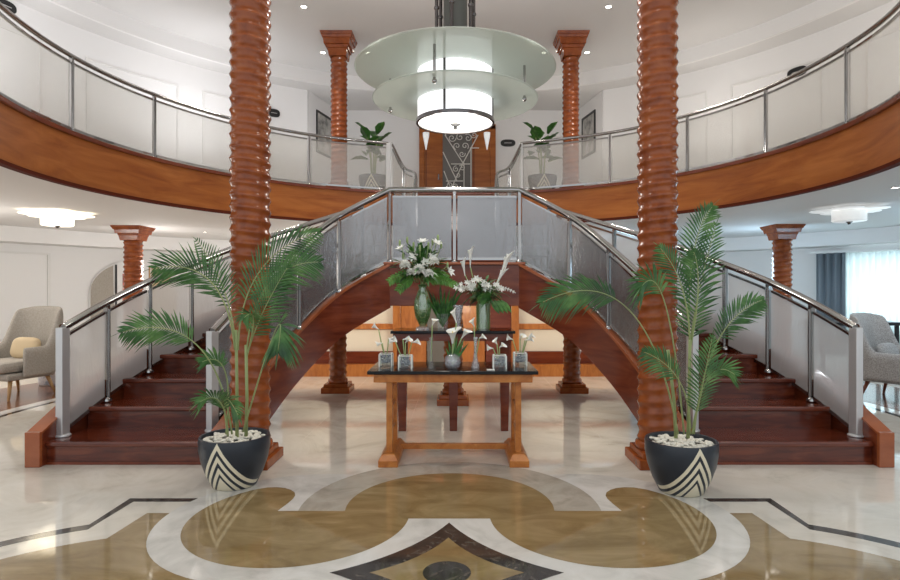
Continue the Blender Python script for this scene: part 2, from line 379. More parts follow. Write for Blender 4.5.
inlay('dark_star', star(1), .0026, 'dark_marble'); inlay('gold_star', star(.66), .0030, 'gold_marble'); inlay('dark_dot', disc(0, 2.79, .115), .0034, 'dark_marble')

# ------------------------------------------------------------------ shell
# upper ceiling: raised disc, step band, lower ring
mb = MB(); mb.prism(arc(6.5, -180, 177, 119), 6.0, 6.1); struct(mb, 'ceiling', 'ceil')
mb = MB(); mb.wallstrip(arc(6.5, -180, 180, 120), 5.72, 6.0, .06); struct(mb, 'trim_1', 'plaster', smooth=True, auto=40)
mb = MB(); A = arc(6.5, -125, 125, 90); B = [( (x-RC.x)*1.40+RC.x, (y-RC.y)*1.40+RC.y) for x, y in A]
n = len(A); mb.add([(x, y, 5.74) for x, y in A]+[(x, y, 5.74) for x, y in B]+[(x, y, 5.84) for x, y in A]+[(x, y, 5.84) for x, y in B],
    [(i, i+1, n+i+1, n+i) for i in range(n-1)]+[(2*n+i, 3*n+i, 3*n+i+1, 2*n+i+1) for i in range(n-1)])
struct(mb, 'ceiling', 'ceil')
# upper walls (curved), then the recess with the double door
for sg, nm in ((-1, 'wall_upper_left'), (1, 'wall_upper_right')):
    mb = MB(); path = [(RC.x+sg*abs(p[0]-RC.x), p[1]) for p in arc(7.1, 27.5, 125, 50)]
    mb.wallstrip(path, ZU, 5.78, .12); struct(mb, nm, 'plaster', smooth=True, auto=40)
    mb = MB(); p0 = path[0]; mb.wallstrip([p0, (sg*2.98, 14.3)], ZU, 5.78, .1); struct(mb, 'wall_recess_left' if sg < 0 else 'wall_recess_right', 'plaster')
    for a0, a1 in ((34, 45), (49, 62), (68, 86), (90, 106)):
        mb = MB()
        for q in (3.75, 5.25):
            mb.wallstrip([(RC.x+sg*(x-RC.x), y) for x, y in arc(7.03, a0, a1, 10)], q, q+.035, .025)
        for a in (a0, a1):
            mb.wallstrip([(RC.x+sg*(x-RC.x), y) for x, y in arc(7.03, a-.14, a+.14, 2)], 3.75, 5.285, .025)
        struct(mb, 'trim_2', 'yellowpot')
mb = MB().box(-3.05, 3.05, 14.3, 14.4, ZU, 5.78); struct(mb, 'wall_upper_back', 'plaster')
mb = MB().prism(arc(7.04, -28, 28, 20)+[(3.0, 14.28), (-3.0, 14.28)], ZU-.06, ZU-.001); struct(mb, 'floor', 'carpet')
# lower ceiling ring, bulkhead and wall
mb = MB(); A = arc(RB+.0, -125, 125, 90); B = arc(9.5, -125, 125, 90); n = len(A)
mb.add([(x, y, ZC) for x, y in A]+[(x, y, ZC) for x, y in B], [(i, i+1, n+i+1, n+i) for i in range(n-1)]); struct(mb, 'ceiling', 'ceil')
mb = MB().wallstrip(B, 2.27, ZC+.05, .03); struct(mb, 'trim_3', 'plaster', smooth=True, auto=40)
mb = MB(); C = arc(10.3, -125, 125, 90); mb.add([(x, y, 2.275) for x, y in B]+[(x, y, 2.275) for x, y in C], [(i, i+1, n+i+1, n+i) for i in range(n-1)]); struct(mb, 'ceiling', 'ceil')
W0, W1 = 54.8, 74.0    # window opening in the right wall (degrees)
mb = MB().wallstrip(arc(10.25, -125, W0, 80), 0, 2.6, .12); struct(mb, 'wall_left', 'plaster', smooth=True, auto=40)
mb = MB().wallstrip(arc(10.25, W1, 125, 40), 0, 2.6, .12); mb.wallstrip(arc(10.25, W0, W1, 16), 0, .55, .12); mb.wallstrip(arc(10.25, W0, W1, 16), 2.15, 2.6, .12)
struct(mb, 'wall_right', 'plaster', smooth=True, auto=40)
mb = MB().wallstrip(arc(10.17, -125, 125, 90), 0, .1, .03); struct(mb, 'baseboard_back', 'plaster', smooth=True, auto=40)
# panel mouldings on the lower wall
for a0, a1 in ((-82, -70), (-67, -56.5), (-31, -20), (20, 32)):
    mb = MB()
    for q in (.35, 2.08): mb.wallstrip(arc(10.17, a0, a1, 8), q, q+.04, .03)
    for a in (a0, a1): mb.wallstrip(arc(10.17, a-.13, a+.13, 2), .35, 2.12, .03)
    struct(mb, 'trim_4', 'yellowpot')
mb = MB()
for a in (W0, (W0+W1)/2, W1): mb.wallstrip(arc(10.25, a-.3, a+.3, 2), .55, 2.15, .08)
mb.wallstrip(arc(10.25, W0, W1, 12), .55, .62, .1); mb.wallstrip(arc(10.25, W0, W1, 12), 2.09, 2.15, .1)
wn = struct(mb, 'window_1', 'whitepaint'); 
mb = MB().wallstrip(arc(10.25, W0+.3, W1-.3, 12), .62, 2.09, .01); o = mb.build('pane', 'window_glass', parent=wn, loc=(0, 0, 0)); o['kind'] = 'structure'

# wood-trimmed wall under the flight, with the double door
wb = struct(MB().box(-2.75, 2.75, 9.25, 9.4, 0, 1.33), 'wall_back', 'cream')
struct(MB().box(-2.75, 2.75, 9.19, 9.25, .73, .82), 'trim_5', 'orange', bevel=.01)
struct(MB().box(-2.75, 2.75, 9.20, 9.25, .19, .385), 'trim_6', 'mahog')
struct(MB().box(-2.75, 2.75, 9.12, 9.25, 0, .19), 'baseboard_back', 'orange')
struct(MB().box(-2.78, 2.78, 9.17, 9.42, 1.33, 1.37), 'trim_7', 'orange')
d1 = struct(MB().box(-.98, -.86, 9.08, 9.19, 0, 1.33).box(.86, .98, 9.08, 9.19, 0, 1.33), 'door_1', 'orange', bevel=.008)
for x0, x1, mm in ((-.86, -.46, 'orange'), (-.45, -.02, 'doorglass'), (.02, .45, 'orange'), (.46, .86, 'mahog')):
    lf = MB().box(x0, x1, 9.1, 9.16, .02, 1.32)
    o = lf.build('door_leaf', mm, parent=d1, loc=(0, 0, 0), bevel=.008); o['kind'] = 'structure'
for hx in (-.10, .10):
    o = MB().tube([(hx, 9.09, .42), (hx, 9.04, .44), (hx, 9.04, .82), (hx, 9.09, .84)], .014, 8).tube([(hx-.05, 9.045, .62), (hx+.05, 9.045, .62)], .01, 8).build('door_handle', 'chrome', parent=d1, loc=(0, 0, 0), smooth=True); o['kind'] = 'structure'

# ------------------------------------------------------------------ balcony
bal = empty('balcony', (RC.x, RC.y, ZC), 'curved balcony wrapping round the hall with cherry wood fascia', 'balcony')
GAP = 15.6
mb = MB().wallstrip(arc(RB+.02, -125, 125, 110), ZC+.02, ZU-.03, .05); mb.build('fascia', 'fascia', bal, smooth=True, auto=40)
mb = MB().wallstrip(arc(RB, -125, 125, 110), ZU-.035, ZU+.012, .10); mb.build('top_moulding', 'mahog', bal, smooth=True, auto=40)
mb = MB().wallstrip(arc(RB+.01, -125, 125, 110), ZC-.01, ZC+.03, .08); mb.build('bottom_moulding', mat('matt_mahogany', (.10, .02, .01), .8, spec=.1), bal, smooth=True, auto=40)
mb = MB(); A = arc(RB+.04, -125, 125, 90); B = arc(7.03, -125, 125, 90); n = len(A)
mb.add([(x, y, ZU) for x, y in A]+[(x, y, ZU) for x, y in B]+[(x, y, ZC+.08) for x, y in A]+[(x, y, ZC+.08) for x, y in B],
    [(i, i+1, n+i+1, n+i) for i in range(n-1)]+[(2*n+i, 3*n+i, 3*n+i+1, 2*n+i+1) for i in range(n-1)]); mb.build('slab', 'carpet', bal)

# ------------------------------------------------------------------ balustrades
def balustrade(label, segs, H, glass, newel=(), name='balustrade', rr=.027, post_at=None, group=None, skip_glass=()):
    """segs: list of lists of base points (post at each point); path smooth inside one list"""
    p0 = segs[0][0]
    t = empty(name, p0, label, 'railing', group)
    full = []; k = 0; posts = []
    for si, sg in enumerate(segs):
        c = catmull(sg, 8) if len(sg) > 2 else [Vector(sg[0]).lerp(Vector(sg[1]), j/8) for j in range(9)]
        for i in range(len(sg)-1):
            piece = c[i*8:i*8+9]
            d = (piece[-1]-piece[0]).normalized(); 
            a = [q.copy() for q in piece]
            L = sum((a[j+1]-a[j]).length for j in range(8)); e = .035/L
            pth = []
            for j in range(9):
                u = (e+(1-2*e)*j/8)*8; lo = min(int(u), 7); pth.append(a[lo].lerp(a[lo+1], u-lo))
            if (si, i) not in skip_glass:
                g = MB().wallstrip([(q.x, q.y) for q in pth], [q.z+.055 for q in pth], [q.z+H-.085 for q in pth], .012)
                g.build('glass_panel', glass, t, smooth=True, auto=50)
                ch = MB().wallstrip([(q.x, q.y) for q in pth], [q.z+.03 for q in pth], [q.z+.06 for q in pth], .03)
                ch.build('lower_channel', 'chrome', t)
                ch = MB().wallstrip([(q.x, q.y) for q in pth], [q.z+H-.09 for q in pth], [q.z+H-.068 for q in pth], .026)
                ch.build('upper_channel', 'chrome', t)
            full += piece if not full else piece[1:]
        for i, q in enumerate(sg):
            if si and i == 0: continue
            j = i*8; dd = (c[min(j+1, len(c)-1)]-c[max(j-1, 0)]); ang = math.atan2(dd.y, dd.x)
            posts.append((Vector(q), ang))
    for i, (q, ang) in enumerate(posts):
        mtx = Matrix.Translation(q) @ Matrix.Rotation(ang, 4, 'Z')
        if i in newel or i-len(posts) in newel:
            MB().box(-.042, .042, -.03, .03, 0, H-.0, mtx).lathe([(.06, 0), (.06, .015), (.045, .02)], 20, q).build('newel_post', 'steel', t, bevel=.006)
        else:
            b = MB().box(-.017, .017, -.022, .022, 0, H-.02, mtx)
            b.box(-.006, .006, -.034, .034, .03, H-.06, mtx)
            b.build('post', 'chrome', t, bevel=.003)
            MB().lathe([(.042, 0), (.042, .012), (.03, .03), (.026, .034)], 20, q).build('post_foot', 'chrome', t, smooth=True, auto=40)
    rail = [q+Vector((0, 0, H)) for q in full]
    MB().tube(rail, rr, 14).build('handrail', 'chrome', t, smooth=True, auto=60)
    return t
def px_az(x, y):   # azimuth of a balcony edge point seen at pixel x, y
    s = (290-y)/(ZU-EYE); X = (x-460)/s+CX; Y = F/s; return math.degrees(math.atan2(X-RC.x, Y-RC.y))
azL = [-124, -106, px_az(71.7, 132.8), px_az(155, 158.6), px_az(231, 175.9), px_az(307, 186.5), -16.2]
azR = [16.2, px_az(607, 183.4), px_az(680, 171.4), px_az(758.6, 154), px_az(843, 125.9), 106, 124]
balustrade('frosted glass balcony railing with steel handrail along the left side', [[(*pol(RB, a), ZU) for a in azL]], .89, 'glass_balcony', newel=(-1,))
balustrade('frosted glass balcony railing with steel handrail along the right side', [[(*pol(RB, a), ZU) for a in azR]], .89, 'glass_balcony', newel=(0,))

# ------------------------------------------------------------------ staircase
IN = [(1.90, 4.53), (1.87, 5.0), (1.79, 5.36), (1.69, 5.66), (1.6, 5.88), (1.45, 6.13), (1.27, 6.36), (1.03, 6.54), (.80, 6.68)]
def ox(x, sg): return x+(x-1.3)/1.9*(-.085 if sg < 0 else .03)
OUT0 = [(3.22, 4.53), (3.19, 4.98), (3.10, 5.36), (2.95, 5.74), (2.74, 6.15), (2.42, 6.72), (2.06, 7.22), (1.68, 7.7), (1.3, 8.1)]
def flight(sg, label):
    t = empty('curved_staircase', (sg*2.6, 4.53, 0), label, 'staircase', None)
    OUT = [(ox(x, sg), y) for x, y in OUT0]
    for i in range(8):
        a, b, c, d = IN[i], OUT[i], OUT[i+1], IN[i+1]
        zt = .18*(i+1)
        av = Vector(((a[0]+b[0])/2-(c[0]+d[0])/2, (a[1]+b[1])/2-(c[1]+d[1])/2)).normalized()*.028
        poly = [(sg*(a[0]+av.x), a[1]+av.y), (sg*(b[0]+av.x), b[1]+av.y), (sg*c[0], c[1]+.02), (sg*d[0], d[1]+.02)]
        MB().prism(poly, zt-.042, zt).build('tread', 'tread', t, bevel=.012)
        poly = [(sg*a[0], a[1]), (sg*b[0], b[1]), (sg*c[0], c[1]+.015), (sg*d[0], d[1]+.015)]
        MB().prism(poly, max(0, zt-.28), zt-.043).build('riser', 'tread', t)
        if i == 0:
            MB().prism([(sg*(a[0]), a[1]-.012), (sg*b[0], b[1]-.012), (sg*b[0], b[1]+.01), (sg*a[0], a[1]+.01)], 0, .022).build('base_strip', 'mahog', t)
    # inner stringer
    ip = [(1.86, 4.56, .19), (1.86, 4.85, .28), (1.76, 5.4, .60), (1.57, 5.92, .96), (1.26, 6.38, 1.32), (.74, 6.66, 1.65)]
    c = catmull(ip, 10); pth = [(sg*q.x, q.y) for q in c]
    MB().wallstrip(pth, [max(0, q.z-.50) for q in c], [q.z-.02 for q in c], .07).build('inner_stringer', 'mahog', t, smooth=True, auto=40)
    MB().wallstrip(pth, [q.z-.02 for q in c], [q.z+.015 for q in c], .11).build('stringer_cap', 'cap', t, smooth=True, auto=40)
    # outer stringer
    op = [(3.275, 4.47, .25), (3.27, 4.98, .47), (3.19, 5.40, .66), (3.04, 5.80, .85), (2.82, 6.22, 1.03), (2.49, 6.79, 1.22), (2.13, 7.29, 1.38), (1.74, 7.78, 1.56), (1.36, 8.18, 1.70)]
    op = [(ox(x, sg), y, z) for x, y, z in op]; c = catmull(op, 8); pth = [(sg*q.x, q.y) for q in c]
    MB().wallstrip(pth, [max(0, q.z-.55) if q.y > 4.9 else 0 for q in c], [q.z for q in c], .10).build('outer_stringer', 'mahog', t, smooth=True, auto=40)
    MB().wallstrip(pth, [q.z+.0005 for q in c], [q.z+.018 for q in c], .116).build('stringer_cap', 'cap', t, smooth=True, auto=40)
    MB().box(sg*ox(3.275, sg)-.058, sg*ox(3.275, sg)+.058, 4.44, 4.475, 0, .268).build('stringer_end', 'cap', t, bevel=.006)
    return t
flight(-1, 'mahogany staircase flight curving up from the left, under the left railing')
flight(1, 'mahogany staircase flight curving up from the right, beside the right potted palm')
t = empty('stair_landing', (0, 6.66, 1.2), 'mahogany landing where both curved stair flights meet in the middle', 'landing')
lp = [(-.80, 6.70), (.80, 6.70), (1.3, 8.1), (1.3, 8.5), (-1.3, 8.5), (-1.3, 8.1)]
MB().prism(lp, ZL-.05, ZL).build('floor_board', 'tread', t)
MB().prism([(x*.98, y+.03) for x, y in lp], 1.25, ZL-.05).build('soffit', 'mahog', t)
MB().box(-.78, .78, 6.625, 6.70, 1.17, 1.635).build('fascia', 'mahog', t, bevel=.006)
MB().box(-.80, .80, 6.60, 6.71, 1.635, 1.665).build('fascia_cap', 'cap', t, bevel=.006)
inner = [(1.99, 4.85, .18), (1.8, 5.4, .585), (1.57, 5.92, .955), (1.26, 6.38, 1.325), (.74, 6.66, 1.66)]
Lp = [(-x, y, z) for x, y, z in inner]; Rp = [p for p in reversed(inner)]
balustrade('rippled silver glass railing rising over the landing between both inner newels', [Lp, [(-.74, 6.66, 1.66), (0, 6.66, 1.66)], [(0, 6.66, 1.66), (.74, 6.66, 1.66)], Rp], .83, 'glass_stair', newel=(0, -1), name='stair_balustrade', rr=.032)
outer = [(3.20, 4.68, .18), (3.14, 5.17, .37), (3.00, 5.62, .56), (2.76, 6.0, .74), (2.42, 6.62, 1.0), (1.97, 7.27, 1.26), (1.30, 8.15, 1.64)]
balustrade('rippled glass railing on the outer edge of the left stair', [[(-ox(x, -1), y, z) for x, y, z in outer]], .87, 'glass_outer', newel=(0,), name='stair_balustrade', rr=.032)
balustrade('rippled glass railing on the outer edge of the right stair', [[(ox(x, 1), y, z) for x, y, z in outer]], .87, 'glass_outer', newel=(0,), name='stair_balustrade', rr=.032)
# upper flight
t = empty('upper_staircase', (0, 8.5, ZL), 'straight upper stair flight rising from the landing to the balcony', 'staircase')
NR = 9; rs = (ZU-ZL)/NR
for i in range(NR-1):
    y0 = 8.5+i*.29; hw = .72+.03*i; zt = ZL+rs*(i+1)
    MB().box(-hw, hw, y0-.02, y0+.30, zt-.04, zt).build('tread', 'tread', t, bevel=.01)
    MB().box(-hw, hw, y0, y0+.30, zt-.34, zt-.04).build('riser', 'tread', t)
for sg in (-1, 1):
    balustrade('short steel railing on the %s side of the upper flight' % ('left' if sg < 0 else 'right'),
        [[(sg*.62, 8.55, ZL+.17), (sg*.66, 9.5, ZL+.72), (sg*.93, 10.3, ZL+1.02), (sg*1.20, 10.83, ZL+1.56)]], .88, 'glass_balcony', newel=(-1,), name='stair_balustrade', rr=.022)

# ------------------------------------------------------------------ carved columns
def column_mesh(h, r, pitch=.092, amp=.0075, seg=40, per=8, hand=1):
    """grid that follows the thread, so every ridge is one clean helical edge line"""
    mb = MB(); rows = int(h/pitch)*per; turns = int(h/pitch); pitch = h/turns; vs = []; fs = []
    for i in range(rows+per+1):
        for j in range(seg):
            th = 2*PI*j/seg; f = (i % per)/per
            z = pitch*(i/per-1+j/seg)
            rr = r+amp-2.0*amp*abs(math.sin(PI*f))**1.15
            if z < 0: z = 0
            if z > h: z = h
            vs.append((hand*rr*math.cos(th), rr*math.sin(th), z))
    for i in range(rows+per):
        for j in range(seg):
            if j < seg-1: fs.append((i*seg+j, i*seg+j+1, (i+1)*seg+j+1, (i+1)*seg+j))
            elif i+per+1 <= rows+per: fs.append((i*seg+j, (i+per)*seg, (i+per+1)*seg, (i+1)*seg+j))
    mb.add(vs, fs); return mb
def carved_column(loc, h, r, label, cap=True, hp=.2, capw=.33, caph=.3, group=None, pitch=.092, amp=.0080, hand=1):
    t = empty('carved_column', loc, label, 'column', group, local=True)
    pl = MB().taper((0, 0, 0), (hp, hp), (0, 0, .075), (hp, hp)).taper((0, 0, .075), (hp*.86, hp*.86), (0, 0, .12), (hp*.84, hp*.84))
    pl.build('plinth', 'column', t, bevel=.006, loc=(0, 0, 0))
    MB().lathe([(r*1.12, .12), (r*1.16, .14), (r*1.12, .17), (r*.98, .18)], 32).build('base_ring', 'column', t, smooth=True, loc=(0, 0, 0))
    top = h-(caph if cap else 0)
    mb = column_mesh(top-.16, r, pitch=pitch, amp=amp, hand=hand); mb.v = [(x, y, z+.16) for x, y, z in mb.v]
    mb.build('shaft', 'column', t, smooth=True, auto=50, loc=(0, 0, 0))
    if cap:
        c = MB(); z0 = top
        for fr_, hh in ((.60, .34), (.70, .14), (.84, .26), (.93, .12), (1.0, .14)):
            a = max(capw*fr_, r*1.12); z1 = z0+caph*hh
            c.taper((0, 0, z0), (a*(.90 if hh > .3 else .95), )*2, (0, 0, z1), (a, a)); z0 = z1
        c.build('capital', 'column', t, loc=(0, 0, 0), bevel=.004)
    return t
carved_column((-1.575, 4.57, 0), 6.0, .148, 'tall carved cherry column behind the left potted palm', hand=-1)
carved_column((1.606, 4.57, 0), 6.0, .148, 'tall carved cherry column behind the right potted palm')
ca = carved_column((-1.56, 7.78, 0), 1.16, .112, 'short carved post under the left stair flight', cap=False, hp=.185, pitch=.085, amp=.007)
ca.name = 'carved_post'
def bundle(o, loc, label): c = copy_thing(o, loc, label); return c
bundle(ca, (1.55, 7.78, 0), 'short carved post under the right stair flight')
bundle(ca, (-.02, 6.98, 0), 'carved post under the middle of the landing, seen behind the table')
cs = carved_column((-6.19, 11.2, 0), ZC, .165, 'carved column with stepped capital near the arched mirror', hp=.27, capw=.285, caph=.27, amp=.011)
bundle(cs, (6.12, 11.0, 0), 'carved column with stepped capital near the grey drape')
cu = carved_column((-2.16, 10.75, ZU), 6.0-ZU, .148, 'carved column on the balcony, left of the chandelier', hp=.2, capw=.29, caph=.40)
bundle(cu, (2.10, 10.75, ZU), 'carved column on the balcony, right of the chandelier')

# ------------------------------------------------------------------ chandelier
CH = (.012, 6.4)
t = empty('chandelier', (CH[0], CH[1], 6.0), 'large chandelier of two frosted glass discs around a lit white drum', 'chandelier')
def disc_ring(r0, r1, z, th=.018):
    return [(r0, z), (r1-.01, z), (r1, z+th/2), (r1-.01, z+th), (r0, z+th)]
def lathe_closed(prof, n=72): 
    mb = MB(); mb.lathe(prof+[prof[0]], n, (CH[0], CH[1], 0)); mb.f = [f for f in mb.f if len(f) == 4]; return mb
lathe_closed(disc_ring(.40, 1.09, 3.73), 96).build('upper_disc', 'glass_disc', t, smooth=True, auto=40)
lathe_closed(disc_ring(.40, .90, 3.41), 96).build('lower_disc', 'glass_disc', t, smooth=True, auto=40)
MB().lathe([(.412, 3.20), (.412, 3.98)], 64, (*CH, 0)).build('drum', 'lampside', t, smooth=True, auto=40)
lathe_closed([(.405, 3.165), (.428, 3.165), (.428, 3.205), (.405, 3.205)], 64).build('drum_rim', 'darksteel', t, smooth=True, auto=40)
MB().lathe([(.001, 3.16), (.2, 3.163), (.404, 3.175), (.404, 3.19), (.001, 3.19)], 64, (*CH, 0)).build('diffuser', 'lampglow', t, smooth=True, auto=40)
MB().lathe([(.001, 3.10), (.018, 3.105), (.024, 3.12), (.014, 3.135), (.05, 3.15), (.06, 3.16), (.001, 3.162)], 24, (*CH, 0)).build('finial', 'black', t, smooth=True)
lathe_closed([(.405, 3.96), (.43, 3.96), (.43, 4.0), (.405, 4.0)], 64).build('drum_rim', 'darksteel', t, smooth=True, auto=40)
MB().lathe([(.41, 3.975), (.41, 3.99)], 48, (*CH, 0)).build('top_plate', 'steel', t)
for k in range(4):
    a = math.radians(255+90*k); x = CH[0]+.76*math.cos(a); y = CH[1]+.76*math.sin(a)
    rd = MB().tube([(x, y, 3.38), (x, y, 3.74)], .014, 12); rd.build('rod', 'chrome', t, smooth=True, auto=40)
    MB().ball((x, y, 3.375), .026, 14, 8).build('rod_knob', 'chrome', t, smooth=True)
    x = CH[0]+.418*math.cos(a); y = CH[1]+.418*math.sin(a)
    MB().box(-.012, .012, -.006, .006, 3.2, 3.97, Matrix.Translation((x, y, 0)) @ Matrix.Rotation(a+PI/2, 4, 'Z')).build('strap', 'darksteel', t)
for k in range(6):
    a = math.radians(20+60*k); x = CH[0]+.215*math.cos(a); y = CH[1]+.215*math.sin(a)
    p = MB().tube([(x, y, 3.98), (x, y, 6.0)], .02, 10)
    for zz in (4.4, 4.9, 5.4): p.ball((x, y, zz), .03, 10, 6)
    p.build('suspension_tube', 'darksteel', t, smooth=True, auto=60)
MB().tube([(*CH, 3.98), (*CH, 6.0)], .13, 24).build('core_tube', mat('greenish_tube', (.13, .135, .12), .5, 0), t, smooth=True, auto=60)
lamp('POINT', 'chandelier_lamp', (CH[0], CH[1], 2.95), 45, (1, .95, .88), .3)

# downlight fittings
def downlight(x, y, z, label, r=.05):
    o = empty('downlight', (x, y, z), label, 'light', 'recessed downlights')
    MB().lathe([(r*.75, 0), (r, 0), (r*1.05, -.006), (r*.8, -.008), (r*.75, 0)], 24, (x, y, z)).build('bezel', 'steel', o, smooth=True)
    MB().lathe([(.001, -.003), (r*.74, -.003), (r*.74, -.001), (.001, -.001)], 20, (x, y, z)).build('bulb', 'spotglow', o)
    return o
for x, y in UPSPOTS: downlight(x, y, 6.0, 'small round recessed downlight in the high ceiling over the hall', .06)
for x, y in LOWSPOTS: downlight(x, y, ZC, 'small round recessed downlight in the low ceiling under the balcony')
for x, y in ((-2.62, 11.45), (-1.75, 11.45), (1.7, 11.45), (2.55, 11.45)): downlight(x, y, 6.0, 'small round recessed downlight beside an upper column capital', .06)

# flush ceiling lamps under the balcony
def flush_lamp(loc, label, lit):
    t = empty('flush_ceiling_lamp', loc, label, 'ceiling lamp', None, local=True)
    L = (0, 0, 0)
    for k in range(5):
        a = 2*PI*k/5+.3; MB().lathe([(.001, -.055), (.20, -.055), (.21, -.05), (.20, -.045), (.001, -.045)], 32, (.30*math.cos(a), .30*math.sin(a), 0)).build('glass_petal', 'warmglow' if lit else 'dimglow', t, smooth=True, auto=40, loc=L)
    MB().lathe([(.16, 0), (.16, -.03), (.14, -.04), (.001, -.04)], 32).build('ceiling_plate', 'steel', t, loc=L)
    MB().lathe([(.215, -.05), (.22, -.06), (.22, -.20), (.205, -.21), (.001, -.212)], 48).build('drum', 'warmglow' if lit else 'dimglow', t, smooth=True, auto=40, loc=L)
    MB().lathe([(.001, -.25), (.02, -.245), (.025, -.23), (.05, -.213), (.001, -.21)], 20).build('finial', 'darksteel', t, smooth=True, loc=L)
    return t
flush_lamp((-6.2, 9.1, ZC), 'lit flush ceiling lamp with glass petals, above the cream armchair', True)
flush_lamp((5.75, 8.55, ZC), 'faintly lit flush ceiling lamp with glass petals, near the window curtain', False)

# sprinkler
o = MB().lathe([(.03, 0), (.03, -.01), (.01, -.015), (.01, -.05), (.025, -.055), (.001, -.06)], 16, (6.9, 10.3, ZC)).build('sprinkler', 'chrome', smooth=True); tag(o, 'small chrome sprinkler head hanging from ceiling near the grey drape', 'sprinkler')
# ------------------------------------------------------------------ display table
def P3(x, y, D): s = F/D; return ((x-460)/s+CX, D, EYE-(y-290)/s)      # used for measuring distances off the plan only
t = empty('display_table', (.01, 4.75, 0), 'wooden trestle table with glossy black top in front of the landing', 'table')
MB().box(-.645, .66, 4.45, 5.04, .705, .732).build('tabletop', 'black_gloss', t, bevel=.004)
MB().box(-.60, .62, 4.48, 5.01, .64, .705).build('apron', 'table_wood', t, bevel=.006)
for sx in (-.485, .515):
    MB().box(sx-.075, sx+.075, 4.44, 5.02, 0, .05).taper((sx, 4.73, .05), (.075, .29), (sx, 4.73, .095), (.045, .24)).build('foot', 'table_wood', t, bevel=.006)
    for yy in (4.56, 4.90): MB().box(sx-.024, sx+.024, yy-.024, yy+.024, .09, .645).build('leg', 'table_wood', t, bevel=.004)
    for zz in (.25, .43, .58): MB().box(sx-.010, sx+.010, 4.58, 4.88, zz-.012, zz+.012).build('rung', 'table_wood', t, bevel=.003)
MB().box(-.44, .46, 4.83, 4.87, .035, .08).build('stretcher', 'table_wood', t, bevel=.004)
TZ = .732
t = empty('console_table', (0, 5.62, 0), 'taller dark mahogany console table standing behind the trestle table', 'table')
MB().box(-.58, .575, 5.40, 5.86, .945, .972).build('tabletop', 'black_gloss', t, bevel=.004)
MB().box(-.56, .555, 5.43, 5.83, .875, .945).build('apron', 'mahog', t, bevel=.005)
for cx in (-.49, .0, .49):
    MB().taper((cx, 5.62, 0), (.036, .03), (cx, 5.62, .875), (.052, .045)).build('leg', 'mahog', t, bevel=.004)
KZ = .972

# ------------------------------------------------------------------ flowers, vases
rnd = random.Random(3)
def blade(mb, p, d, L, wd, droop=.3, up=Vector((0, 0, 1)), fold=.25, n=3):
    d = Vector(d).normalized(); sd = d.cross(up)
    if sd.length < .05: sd = Vector((1, 0, 0))
    sd.normalize(); nn = sd.cross(d).normalized(); p = Vector(p); vs = []; fs = []
    prof = [.35, 1.0, .8, 0] if n == 3 else [.3, 1, 0]
    for i in range(n+1):
        t = i/n; c = p+d*L*t-Vector((0, 0, 1))*droop*L*t*t; wv = wd*prof[i]/2
        vs += [c-sd*wv+nn*wv*fold, c-nn*wv*fold*.5, c+sd*wv+nn*wv*fold]
    for i in range(n):
        a = 3*i; fs += [(a, a+1, a+4, a+3), (a+1, a+2, a+5, a+4)]
    mb.add(vs, fs)
def calla(p, d, L=.1, parent=None, sc=1.0):
    d = Vector(d).normalized(); q = Vector((0, 0, 1)).rotation_difference(d).to_matrix()
    mb = MB(); n = 14; rows = [(.006, 0), (.010, .25), (.020, .55), (.034, .8), (.044, .92)]; vs = []; fs = []
    for r, z in rows:
        for j in range(n):
            a = 2*PI*j/n; k = 1+.5*max(0, math.cos(a))*z**3
            vs.append(Vector(p)+q @ Vector((r*sc*math.cos(a)*k, r*sc*math.sin(a), (z+(.28*max(0, math.cos(a))-.12)*z*z)*L)))
    for i in range(len(rows)-1):
        for j in range(n): fs.append((i*n+j, i*n+(j+1) % n, (i+1)*n+(j+1) % n, (i+1)*n+j))
    mb.add(vs, fs); o = mb.build('calla_bloom', 'petal', parent, smooth=True)
    sp = MB().tube([Vector(p)+d*L*.25, Vector(p)+d*L*.8], [.005*sc, .003*sc], 6)
    s = sp.build('spadix', 'yellow', o, smooth=True, loc=None)
    return o
def flower_head(p, r, parent, m='petal', seedn=26, flat=False):
    mb = MB(); p = Vector(p)
    for i in range(seedn):
        z = 1-1.6*(i+.5)/seedn; a = i*2.4; h = math.sqrt(max(0, 1-z*z)); d = Vector((h*math.cos(a), h*math.sin(a), z))
        blade(mb, p+d*r*.25, d, r*.85, r*.6, .12, fold=.4)
    return mb.build('flower_head', m, parent)
def lily(p, d, r, parent):
    mb = MB(); d = Vector(d).normalized(); q = Vector((0, 0, 1)).rotation_difference(d).to_matrix()
    for i in range(6):
        a = i*PI/3; dd = q @ Vector((math.cos(a)*.9, math.sin(a)*.9, .65)); blade(mb, p, dd, r, r*.45, .15, up=d, fold=.5)
    return mb.build('lily_bloom', 'petal', parent)
